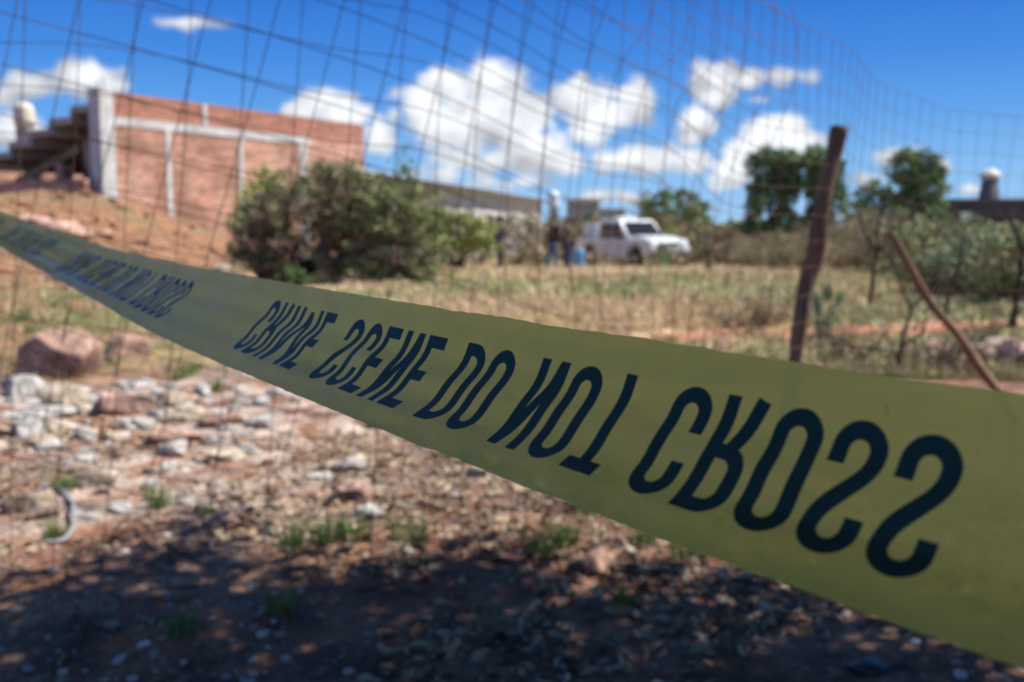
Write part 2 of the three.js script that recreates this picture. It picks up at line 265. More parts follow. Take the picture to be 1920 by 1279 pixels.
{
  const p = onGround(1037, 68);
  const w = thing('water_tower', 'white water tank on a short tower beyond the shed', 'water tower', [p.x, -0.5, -68]);
  mesh('tank', new THREE.LatheGeometry([[0, 2.9], [0.36, 2.9], [0.4, 2.98], [0.4, 3.65], [0.32, 3.85], [0.14, 3.95], [0.14, 4.02], [0, 4.02]].map(([x, y]) => new THREE.Vector2(x, y)), 20), std(0.78, 0.8, 0.84, 0.6), w);
  mesh('tower', metricUV(box(0.55, 2.9, 0.55, 0, 1.45, 0), 0.4), std(0.62, 0.64, 0.68, 0.9, { map: concreteMap }), w);
}
for (const [px, D, w, h, label, c] of [[1092, 72, 1.5, 3.35, 'cream plastered hut with a flat roof beside the pickup cargo', [0.66, 0.6, 0.5]], [1130, 74, 2.4, 2.75, 'pale grey low house glimpsed above the pickup truck', [0.6, 0.6, 0.62]]]) {
  const p = onGround(px, D), g = thing('far_house', label, 'house', [p.x, -0.5, -D], 0.3);
  mesh('wall', metricUV(box(w, h, 2.4, 0, h / 2, 0), 0.4), std(...c, 0.9, { map: concreteMap }), g);
  mesh('roof_slab', box(w + 0.3, 0.14, 2.7, 0, h + 0.072, 0), std(0.42, 0.38, 0.34), g);
  mesh('window', box(0.5, 0.5, 0.05, -w * 0.2, h * 0.66, 1.21), std(0.07, 0.07, 0.08, 0.3), g);
}
{
  const p = at(45, 210, 47), g = thing('cream_water_tank', 'cream water tank on a block stand above the stepped slabs', 'water tank', [p.x, 0, -47]);
  mesh('tank', new THREE.LatheGeometry([[0, 5.75], [0.42, 5.75], [0.46, 5.85], [0.46, 6.5], [0.36, 6.7], [0.15, 6.8], [0, 6.8]].map(([x, y]) => new THREE.Vector2(x, y)), 18), std(0.66, 0.58, 0.46, 0.7), g);
  mesh('stand', metricUV(box(0.6, 5.74, 0.6, 0, 2.87, 0), 0.4), std(0.75, 0.72, 0.66, 0.9, { map: concreteMap }), g);
}

// ---------------------------------------------------------------- plants
const leafMat = vcol(0.75), twigMat = vcol(0.9, { map: barkMap });
const GREENS = ((o) => { for (const k in o) o[k] = o[k].map((c) => c.map((v) => v * (k === 'brown' ? 1.45 : k === 'dark' || k === 'mesq' ? 2.0 : 2.1))); return o; })({ dark: [[.028, .055, .022], [.04, .075, .028], [.055, .095, .035]], scrub: [[.085, .105, .04], [.115, .13, .052], [.145, .155, .065]], grey: [[.105, .135, .075], [.13, .16, .09], [.085, .11, .06]], lime: [[.14, .19, .035], [.18, .22, .045], [.11, .16, .03]], brown: [[.15, .105, .07], [.19, .14, .09], [.12, .085, .06], [.22, .17, .12]], olive: [[.13, .13, .045], [.16, .15, .06], [.10, .11, .04]], mesq: [[.06, .10, .035], [.08, .12, .05], [.045, .08, .03]] });
const randDir = () => { const z = rr(-1, 1), a = rr(0, 6.2832), q = Math.sqrt(1 - z * z); return V(q * Math.cos(a), z, q * Math.sin(a)); };
// clumps: list of [x, y, z, radius]; returns the leaf geometry
function foliage(clumps, perClump, size, palette, narrow = 0.45, mixed = null, mixedShare = 0) {
  const s = new Shape3();
  for (const [x, y, z, r] of clumps) {
    const pal = mixed && rnd() < mixedShare ? mixed : palette, base = pal[Math.floor(rnd() * pal.length)], t = rr(0.8, 1.25);
    const n = Math.max(6, Math.round(perClump * rr(0.7, 1.3)));
    for (let k = 0; k < n; k++) {
      const d = randDir().multiplyScalar(r * Math.cbrt(rnd())), v = rr(0.8, 1.25) * t, L = size * rr(0.6, 1.35);
      const a = randDir(); const b = V(0, 0, 0).crossVectors(a, randDir()).normalize().multiplyScalar(L * narrow); a.multiplyScalar(L);
      s.leaf(V(x + d.x, y + d.y * 0.8, z + d.z), a, b, base.map((q) => q * v));
    }
  }
  return s.done();
}
function clumpsIn(ellipsoids, n, r0, r1, shell = 0.45) {             // points spread through a union of ellipsoids [x, y, z, rx, ry, rz]
  const out = [], tot = ellipsoids.reduce((s, e) => s + e[3] * e[4] * e[5], 0);
  for (const e of ellipsoids) { const m = Math.max(3, Math.round(n * e[3] * e[4] * e[5] / tot)); for (let k = 0; k < m; k++) { const d = randDir().multiplyScalar(mix(shell, 1, Math.cbrt(rnd())) * (rnd() < 0.15 ? rr(1.05, 1.35) : 1)); out.push([e[0] + d.x * e[3], e[1] + d.y * e[4], e[2] + d.z * e[5], rr(r0, r1)]); } }
  return out;
}
function limb(a, b, n, wob) { const pts = []; for (let k = 0; k <= n; k++) { const t = k / n, p = a.clone().lerp(b, t); if (k && k < n) p.add(V(gauss(), gauss() * 0.5, gauss()).multiplyScalar(wob)); pts.push(p); } return pts; }
function taper(n, r0, r1) { return Array.from({ length: n + 1 }, (_, k) => mix(r0, r1, k / n)); }
function tree(o) {
  seed(o.seed);
  const g = thing(o.name ?? 'tree', o.label, o.category ?? 'tree', o.base, 0, o.group), cl = clumpsIn(o.crowns, o.clumps, o.r0 ?? 0.2, o.r1 ?? 0.4, o.shell ?? 0.35);
  const bark = o.bark ?? [0.10, 0.07, 0.05], top = V(o.lean?.[0] ?? 0, o.trunk, o.lean?.[1] ?? 0), st = new Shape3();
  st.tube(limb(V(0, -0.15, 0), top, 6, o.trunkR * 0.6), taper(6, o.trunkR * 1.25, o.trunkR * 0.75), bark, 8); mesh('trunk', st.done(), twigMat, g);
  const n = o.limbs ?? 7;
  for (let k = 0; k < n; k++) { const c = cl[Math.floor(rnd() * cl.length)], b = new Shape3(), e = V(c[0], c[1], c[2]), from = top.clone().multiplyScalar(rr(0.7, 1)); b.tube(limb(from, e, 4, from.distanceTo(e) * 0.06), taper(4, o.trunkR * rr(0.4, 0.65), o.trunkR * 0.1), bark, 5); mesh('limb', b.done(), twigMat, g); }
  mesh('crown', foliage(cl, o.per, o.leaf, o.palette, o.narrow ?? 0.45, o.mixed, o.mixedShare ?? 0), leafMat, g);
  return g;
}
function shrub(o) {                                                 // a shrub without a single trunk: stems from the base, twigs and leaves
  seed(o.seed);
  const g = thing(o.name ?? 'shrub', o.label, o.category ?? 'shrub', o.base, 0, o.group), cl = clumpsIn(o.crowns, o.clumps, o.r0 ?? 0.15, o.r1 ?? 0.3, o.shell ?? 0.3);
  const bark = o.bark ?? [0.15, 0.11, 0.08];
  for (let k = 0; k < (o.stems ?? 9); k++) {
    const c = cl[Math.floor(rnd() * cl.length)], e = V(c[0], c[1], c[2]), a = V(gauss() * (o.spread ?? 0.15), -0.1, gauss() * (o.spread ?? 0.15)), s = new Shape3(), R = o.stemR ?? 0.03, pts = limb(a, e, 5, a.distanceTo(e) * 0.05);
    s.tube(pts, taper(5, R, R * 0.25), bark, 5);
    for (let q = 0; q < (o.twigs ?? 8); q++) { const p = pts[1 + Math.floor(rnd() * 4)], d = randDir(); d.y = Math.abs(d.y) * 0.9 - 0.1; const l = rr(0.2, 0.6) * (o.twigL ?? 1); s.tube(limb(p, p.clone().addScaledVector(d, l), 2, l * 0.08), taper(2, R * 0.3, R * 0.12), bark.map((v) => v * rr(0.8, 1.3)), 4); }
    mesh('stem', s.done(), twigMat, g);
  }
  if (o.per) mesh('foliage', foliage(cl, o.per, o.leaf, o.palette, o.narrow ?? 0.5, o.mixed, o.mixedShare ?? 0), leafMat, g);
  return g;
}
const gp = (px, D) => onGround(px, D).toArray();
// the large bush in front of the brick wall: a dry brown half, a grey green half
shrub({ seed: 1, label: 'large dry brown bush with green tips in front of the brick wall', category: 'bush', base: gp(560, 20), crowns: [[0.05, 0.95, 0, 1.3, 1.0, 1.0], [0.5, 1.75, -0.1, 1.1, 0.65, 0.8], [-0.75, 0.8, 0.1, 0.65, 0.8, 0.6], [1.0, 1.0, 0, 0.7, 1.0, 0.7], [1.05, 1.85, 0, 0.75, 0.6, 0.6]], clumps: 560, per: 42, leaf: 0.055, r0: 0.09, r1: 0.26, twigL: 1.3, palette: GREENS.scrub, mixed: GREENS.brown, mixedShare: 0.6, stems: 26, twigs: 12, spread: 0.5, narrow: 0.3, stemR: 0.025 });
shrub({ seed: 2, label: 'rounded grey green bush right of the dry brown bush', category: 'bush', base: gp(742, 19.4), crowns: [[0, 0.85, 0, 0.92, 0.85, 0.8], [-0.35, 1.45, -0.1, 0.75, 0.6, 0.7], [0.3, 1.35, 0, 0.6, 0.55, 0.6], [-0.1, 0.25, 0.3, 0.95, 0.35, 0.5]], clumps: 420, per: 44, leaf: 0.05, r0: 0.09, r1: 0.26, twigL: 1.3, palette: GREENS.scrub, mixed: GREENS.brown, mixedShare: 0.3, stems: 18, twigs: 9, spread: 0.4, narrow: 0.35 });
shrub({ seed: 3, label: 'bright green leafy sapling at the top left of the brown bush', category: 'sapling', base: gp(492, 20.6), crowns: [[0, 1.55, 0, 0.38, 0.5, 0.35], [0.1, 2.0, 0, 0.2, 0.3, 0.2]], clumps: 40, per: 26, leaf: 0.06, palette: GREENS.lime, stems: 5, twigs: 4 });
shrub({ seed: 4, label: 'tall thin sapling top rising behind the grey green bush', category: 'sapling', base: gp(763, 20.6), crowns: [[0, 2.45, 0, 0.14, 0.35, 0.14], [-0.05, 1.8, 0, 0.25, 0.5, 0.25]], clumps: 22, per: 16, leaf: 0.05, palette: GREENS.mesq, stems: 3, twigs: 5 });
shrub({ seed: 5, label: 'small bright green weed at the foot of the brown bush', category: 'weed', base: gp(550, 18), crowns: [[0, 0.16, 0, 0.36, 0.18, 0.25]], clumps: 34, per: 22, leaf: 0.04, palette: [[.11, .17, .05], [.14, .21, .07]], stems: 5, twigs: 2, twigL: 0.4, r0: 0.06, r1: 0.12 });
shrub({ seed: 6, label: 'yellow green bush in front of the grey shed', category: 'bush', base: gp(858, 31), crowns: [[0, 1.25, 0, 0.95, 0.6, 0.8], [0.6, 1.0, 0, 0.6, 0.5, 0.6], [-0.8, 1.4, 0, 0.8, 0.6, 0.7]], clumps: 150, per: 30, leaf: 0.075, palette: GREENS.olive, mixed: GREENS.lime, mixedShare: 0.4, stems: 10, twigs: 6 });
// brown, half bare scrub across the back of the field
[[850, 33, 0.9, 1.5, 'brown'], [897, 41, 1.1, 1.9, 'brown'], [965, 38, 1.3, 2.1, 'brown'], [1010, 39, 1.2, 2.0, 'brown'], [1062, 43, 1.1, 2.0, 'brown'], [800, 30, 0.8, 1.2, 'scrub'], [1300, 42, 1.2, 1.7, 'olive'], [1345, 40, 1.2, 1.5, 'brown'], [1395, 36, 1.0, 1.1, 'brown'], [1440, 31, 1.2, 1.1, 'brown'], [1490, 29, 1.0, 1.2, 'brown'], [1570, 27, 0.9, 1.5, 'brown'], [1622, 25, 0.95, 1.6, 'brown'], [1672, 24, 0.8, 1.4, 'brown'], [1600, 33, 1.2, 1.9, 'olive'], [1240, 50, 1.4, 2.0, 'olive'], [1160, 52, 1.2, 2.0, 'brown'], [1110, 50, 1.0, 1.9, 'olive']].forEach(([px, D, w, h, pal], i) => {
  const lab = ['low brown shrub left of the person in navy', 'brown shrub just behind the person in navy', 'tall bare brown shrub under the right end of the shed', 'bare brown shrub between the shed and the people', 'dark brown shrub behind the people by the barrel', 'small dull green shrub beside the large bush', 'olive shrub right behind the pickup bonnet', 'brown shrub to the right of the pickup truck', 'low brown shrub under the left tree of the right group', 'low dry brown shrub left of the tall post', 'dry brown shrub touching the left of the tall post', 'dry brown shrub just right of the tall post', 'bare brown shrub between tall post and round tree', 'bare brown shrub below the round tree', 'olive shrub joining the two right hand trees', 'olive scrub below the far green crown', 'brown scrub above the pickup roof', 'olive scrub behind the cargo of the pickup'][i];
  shrub({ seed: 40 + i, label: lab, base: gp(px, D), crowns: [[0, h * 0.55, 0, w, h * 0.45, w * 0.8], [w * 0.3, h * 0.8, 0, w * 0.6, h * 0.28, w * 0.5]], clumps: 110, per: pal === 'brown' ? 22 : 26, leaf: 0.055 * (D / 30), palette: GREENS[pal], mixed: pal === 'brown' ? GREENS.scrub : GREENS.brown, mixedShare: 0.25, stems: 12, twigs: 10, spread: 0.25, narrow: 0.3, stemR: 0.02 * D / 28, twigL: 1.1, group: 'scrub at the back of the field' });
});
tree({ seed: 90, label: 'round green tree crown far behind the pickup bonnet', base: gp(1255, 56), trunk: 1.7, trunkR: 0.12, crowns: [[0, 2.6, 0, 1.7, 1.0, 1.3], [1.3, 2.2, 0, 1.0, 0.8, 1.0], [-1.0, 2.3, 0, 0.9, 0.8, 0.9]], clumps: 150, per: 30, leaf: 0.11, palette: GREENS.mesq, mixed: GREENS.scrub, mixedShare: 0.3 });
tree({ seed: 91, label: 'dark leafy tree left of the tall wooden post', base: gp(1450, 41), trunk: 2.0, trunkR: 0.16, crowns: [[-0.55, 3.9, 0, 0.62, 0.75, 0.6], [0.35, 4.0, 0, 0.75, 0.7, 0.6], [-0.75, 2.7, 0.2, 0.5, 0.85, 0.5], [0.25, 2.9, 0, 0.55, 0.8, 0.5], [1.05, 3.6, 0.1, 0.5, 0.85, 0.5], [-0.85, 1.6, 0, 0.45, 0.7, 0.5], [0.35, 1.7, 0, 0.6, 0.6, 0.5]], clumps: 260, per: 40, leaf: 0.09, palette: GREENS.mesq, mixed: GREENS.dark, mixedShare: 0.4, r0: 0.16, r1: 0.34, limbs: 10 });
tree({ seed: 92, label: 'dark leafy tree partly behind the tall wooden post', base: gp(1538, 40), trunk: 2.0, trunkR: 0.14, crowns: [[0, 3.6, 0, 0.7, 1.0, 0.6], [0.1, 2.6, 0, 0.75, 0.8, 0.6], [-0.45, 4.3, 0, 0.4, 0.4, 0.4], [-0.2, 1.7, 0, 0.7, 0.7, 0.6]], clumps: 190, per: 40, leaf: 0.09, palette: GREENS.mesq, mixed: GREENS.dark, mixedShare: 0.4, r0: 0.16, r1: 0.32 });
tree({ seed: 93, label: 'round topped dark green tree right of the tall post', base: gp(1700, 36), trunk: 1.6, trunkR: 0.15, crowns: [[0.1, 3.55, 0, 0.85, 0.75, 0.7], [0.45, 2.6, 0, 0.85, 1.0, 0.7], [-0.15, 1.9, 0, 0.8, 0.8, 0.7], [0.75, 3.4, 0, 0.4, 0.4, 0.4]], clumps: 260, per: 40, leaf: 0.085, palette: GREENS.mesq, mixed: GREENS.dark, mixedShare: 0.4, r0: 0.16, r1: 0.32 });
tree({ seed: 94, label: 'smaller dark green tree leaning on the round topped tree', base: gp(1630, 37), trunk: 1.3, trunkR: 0.1, crowns: [[0, 2.5, 0, 0.75, 0.7, 0.6], [-0.5, 2.1, 0, 0.5, 0.5, 0.5]], clumps: 80, per: 28, leaf: 0.08, palette: GREENS.mesq, mixed: GREENS.dark, mixedShare: 0.4, r0: 0.16, r1: 0.3 });
[[1120, 36.5, 0.5, 0.55], [1235, 36, 0.6, 0.6], [1275, 35, 0.6, 0.75], [1165, 36.8, 0.4, 0.4]].forEach(([px, D, w, h], i) => shrub({ name: 'dry_weed', seed: 160 + i, label: ['dry weed standing before the pickup cargo bed', 'dry weed hiding the pickup front wheel', 'tallest dry weed before the pickup nose', 'low dry weed before the pickup doors', 'dry weed right of the person in navy', 'dry weed left of the person in jeans'][i], category: 'weed', base: gp(px, D), crowns: [[0, h * 0.6, 0, w, h * 0.5, w * 0.7]], clumps: 36, per: 12, leaf: 0.05, palette: GREENS.brown, mixed: GREENS.olive, mixedShare: 0.3, stems: 12, twigs: 7, stemR: 0.012, spread: 0.2, twigL: 0.6, group: 'dry weeds before the pickup' }));
// green scrub at the right edge
[[1760, 16.5, 0.75, 1.1, 'scrub'], [1815, 15, 0.7, 0.95, 'grey'], [1868, 16, 0.85, 0.98, 'olive'], [1915, 14, 0.7, 0.95, 'scrub'], [1790, 20, 1.0, 1.08, 'olive'], [1890, 21, 1.2, 1.1, 'olive'], [1720, 19, 0.7, 1.2, 'scrub'], [1965, 15, 0.8, 1.0, 'grey']].forEach(([px, D, w, h, pal], i) => shrub({ seed: 130 + i, label: ['green shrub just right of the leaning stick tip', 'grey green shrub in the middle of the right hand scrub', 'olive shrub under the dark house', 'green shrub at the right edge of the picture', 'olive shrub behind the grey green shrub', 'olive shrub under the roof tank', 'green shrub below the round topped tree', 'grey green shrub cut off by the right edge'][i], base: gp(px, D), crowns: [[0, h * 0.55, 0, w, h * 0.45, w * 0.8], [0.2, h * 0.85, 0, w * 0.6, h * 0.25, w * 0.5]], clumps: 120, per: 30, leaf: 0.04 * (D / 16), palette: GREENS[pal], mixed: GREENS.brown, mixedShare: 0.22, stems: 10, twigs: 9, spread: 0.2, narrow: 0.45, group: 'green scrub on the right' }));
// bare saplings and twiggy weeds by the fence on the right
function bareSapling(label, px, D, segs, R, col, sd) {
  seed(sd); const p = onGround(px, D), g = thing('bare_sapling', label, 'sapling', p.toArray()), s = D / FPX;
  for (const [name, ...pts] of segs) {
    const q = []; for (let k = 0; k < pts.length - 1; k++) { const a = V((pts[k][0] - px) * s, pts[k][1], pts[k][2] ?? 0), b = V((pts[k + 1][0] - px) * s, pts[k + 1][1], pts[k + 1][2] ?? 0), l = limb(a, b, 3, a.distanceTo(b) * 0.04); q.push(...(k ? l.slice(1) : l)); }
    const sh = new Shape3(), r = name === 'trunk' ? R : R * 0.6; sh.tube(q, taper(q.length - 1, r, r * 0.4), col, 6);
    for (let t = 0; t < 9; t++) { const o = q[1 + Math.floor(rnd() * (q.length - 1))], d = randDir(), l = rr(0.06, 0.3); d.y = Math.abs(d.y); sh.tube(limb(o, o.clone().addScaledVector(d, l), 2, l * 0.1), taper(2, r * 0.22, r * 0.1), col, 4); }
    mesh(name, sh.done(), twigMat, g);
  }
}
bareSapling('forked bare sapling between tall post and leaning stick', 1688, 7.6, [['trunk', [1688, -0.05], [1690, 0.12], [1708, 0.5]], ['limb', [1708, 0.5], [1690, 0.68], [1665, 0.95, -0.1]], ['limb', [1708, 0.5], [1738, 0.62], [1752, 0.85, 0.1]], ['limb', [1695, 0.2], [1730, 0.3], [1742, 0.55]]], 0.022, [0.17, 0.12, 0.085], 201);
bareSapling('thin bare sapling with dark trunk behind the forked sapling', 1632, 13, [['trunk', [1632, -0.05], [1636, 0.5], [1640, 0.75]], ['limb', [1640, 0.75], [1615, 1.0], [1600, 1.25, 0.1]], ['limb', [1640, 0.75], [1662, 1.0], [1690, 1.2]], ['limb', [1638, 0.7], [1642, 1.1], [1650, 1.4]]], 0.035, [0.11, 0.075, 0.055], 202);
bareSapling('grey bare branches in front of the right hand scrub', 1770, 11.5, [['trunk', [1770, -0.05], [1782, 0.4], [1800, 0.75]], ['limb', [1800, 0.75], [1770, 0.95], [1730, 1.2]], ['limb', [1800, 0.75], [1802, 1.0], [1780, 1.3]], ['limb', [1782, 0.4], [1850, 0.7], [1880, 0.9]]], 0.03, [0.24, 0.19, 0.16], 203);
bareSapling('dark trunked sapling at the right edge', 1905, 10.5, [['trunk', [1902, -0.05], [1906, 0.4], [1912, 0.8]], ['limb', [1912, 0.8], [1890, 1.1], [1870, 1.3]], ['limb', [1912, 0.8], [1940, 1.1], [1950, 1.3]]], 0.05, [0.10, 0.07, 0.06], 204);
bareSapling('short dark stake of a dead bush below the pickup nose', 1326, 26, [['trunk', [1326, -0.05], [1328, 0.3], [1327, 0.62]], ['limb', [1327, 0.5], [1310, 0.8], [1300, 1.1]], ['limb', [1327, 0.55], [1340, 0.9], [1338, 1.2]]], 0.05, [0.09, 0.06, 0.045], 205);
[[1400, 10.2, 0.35, 0.42], [1440, 11, 0.35, 0.5], [1370, 10.8, 0.3, 0.3], [1600, 8.2, 0.4, 0.4], [1740, 8.0, 0.45, 0.45], [1850, 9.2, 0.5, 0.5], [1560, 9.4, 0.35, 0.35], [1800, 7.6, 0.3, 0.28]].forEach(([px, D, w, h], i) => shrub({ name: 'dry_weed', seed: 220 + i, label: ['twiggy dry weed in the field left of the tall post', 'taller dry weed close to the tall post', 'low dry weed farthest left in the field', 'dry twigs at the foot of the tall post', 'tangle of dry twigs around the forked sapling', 'tangle of dry twigs beside the leaning stick', 'dry twigs behind the tall post', 'low dry twigs under the leaning stick'][i], category: 'weed', base: gp(px, D), crowns: [[0, h * 0.6, 0, w, h * 0.5, w * 0.8]], clumps: 34, per: 7, leaf: 0.018, palette: GREENS.brown, mixed: GREENS.grey, mixedShare: 0.35, stems: 22, twigs: 8, stemR: 0.006, spread: 0.1, twigL: 0.35, r0: 0.06, r1: 0.1, bark: [0.21, 0.155, 0.12], group: 'dry weeds by the fence' }));
// prickly pears
function pear(label, px, D, pads, sd, scale = 1) {
  seed(sd); const g = thing('prickly_pear', label, 'cactus', gp(px, D), rr(-0.6, 0.6)), m = std(0.16, 0.25, 0.12, 0.7);
  for (const [x, y, a, r] of pads) { const s = new THREE.SphereGeometry(1, 18, 12).scale(0.78 * r * scale, r * scale, 0.14 * r * scale); s.translate(0, r * scale * 0.95, 0); s.rotateY(rr(-0.8, 0.8)); s.rotateZ(a); s.translate(x * scale, y * scale, 0); mesh('pad', s, m, g); }
}
pear('green prickly pear pads beside the tall post', 1548, 10, [[0, -0.02, 0.1, 0.11], [-0.02, 0.17, 0.45, 0.10], [0.03, 0.18, -0.5, 0.10], [-0.1, 0.33, 0.2, 0.08], [0.12, 0.32, -0.3, 0.085], [0.02, 0.36, 0.05, 0.08]], 301);
pear('grey green prickly pear in front of the pickup nose', 1247, 31, [[0, -0.02, 0.1, 0.2], [-0.04, 0.3, 0.5, 0.17], [0.06, 0.3, -0.5, 0.18], [-0.2, 0.55, 0.2, 0.15], [0.22, 0.55, -0.3, 0.15], [0.0, 0.62, 0.0, 0.15]], 302);
pear('small prickly pear in the grass before the people', 1026, 34, [[0, -0.02, 0.1, 0.16], [-0.04, 0.25, 0.5, 0.13], [0.06, 0.25, -0.5, 0.13]], 303);
// far scrub that reads as one mass
{
  seed(400); const g = foliage(Array.from({ length: 16 }, () => [gauss() * 0.6, 0.7 + gauss() * 0.3, gauss() * 0.6, 0.45]), 16, 0.22, GREENS.scrub, 0.5, GREENS.brown, 0.4);
  const m = new THREE.InstancedMesh(g, leafMat, 420), M = new THREE.Matrix4(), q = new THREE.Quaternion(); m.name = 'distant_scrub'; m.castShadow = m.receiveShadow = true;
  for (let i = 0; i < 420; i++) { const D = rr(62, 150), x = rr(-0.75, 0.75) * D, s = rr(0.9, 1.7); q.setFromAxisAngle(V(0, 1, 0), rr(0, 6.28)); M.compose(V(x, -0.55, -D), q, V(s * 1.3, s, s * 1.3)); m.setMatrixAt(i, M); }
  scene.add(m); m.userData = { kind: 'stuff', label: 'distant brown and green scrub along the horizon', category: 'scrub' };
}
// trees outside the frame: the one whose crown shades the foreground, and those that the tape mirrors
tree({ seed: 501, name: 'shade_tree', label: 'tree overhead beside the camera whose crown shades the foreground', base: [1.6, 0, 1.35], trunk: 2.2, lean: [0.3, -0.6], trunkR: 0.13, crowns: [[0.15, 3.15, -2.95, 2.4, 0.5, 2.1], [0.1, 3.45, -1.2, 2.8, 0.7, 2.5], [2.1, 3.6, -1.9, 1.9, 0.8, 1.8], [-1.2, 3.4, -2.4, 1.5, 0.5, 1.6], [-0.35, 3.2, -3.75, 1.7, 0.45, 0.75]], clumps: 1500, per: 130, leaf: 0.045, palette: GREENS.mesq, mixed: GREENS.scrub, mixedShare: 0.3, r0: 0.16, r1: 0.34, shell: 0.05, limbs: 14 });
tree({ seed: 502, name: 'roadside_tree', label: 'dark tree left of the frame mirrored in the tape', base: [-7.75, 0, -12], trunk: 1.5, trunkR: 0.14, crowns: [[0, 2.6, 0, 1.25, 1.7, 1.4], [-1.2, 2.3, 0.4, 1.1, 1.4, 1.1]], clumps: 130, per: 40, leaf: 0.08, palette: GREENS.dark, mixed: GREENS.mesq, mixedShare: 0.4, r0: 0.25, r1: 0.45, group: 'trees left of the frame' });
tree({ seed: 503, name: 'roadside_tree', label: 'second dark tree left of the frame mirrored in the tape', base: [-9.4, 0, -7.6], trunk: 1.4, trunkR: 0.14, crowns: [[0, 2.5, 0, 1.6, 1.2, 1.6], [0.5, 2.9, -0.8, 1.1, 0.9, 1.1]], clumps: 130, per: 40, leaf: 0.08, palette: GREENS.dark, mixed: GREENS.mesq, mixedShare: 0.4, r0: 0.25, r1: 0.45, group: 'trees left of the frame' });
tree({ seed: 505, name: 'shade_tree', label: 'broad tree behind the camera on the right', base: [4.6, 0, 3.4], trunk: 2.0, trunkR: 0.15, crowns: [[0, 3.2, 0, 2.8, 1.5, 2.2], [-0.6, 1.6, 0.5, 2.4, 1.2, 1.6]], clumps: 420, per: 60, leaf: 0.07, palette: GREENS.mesq, mixed: GREENS.dark, mixedShare: 0.4, r0: 0.2, r1: 0.4, shell: 0.2, group: 'trees shading the foreground' });

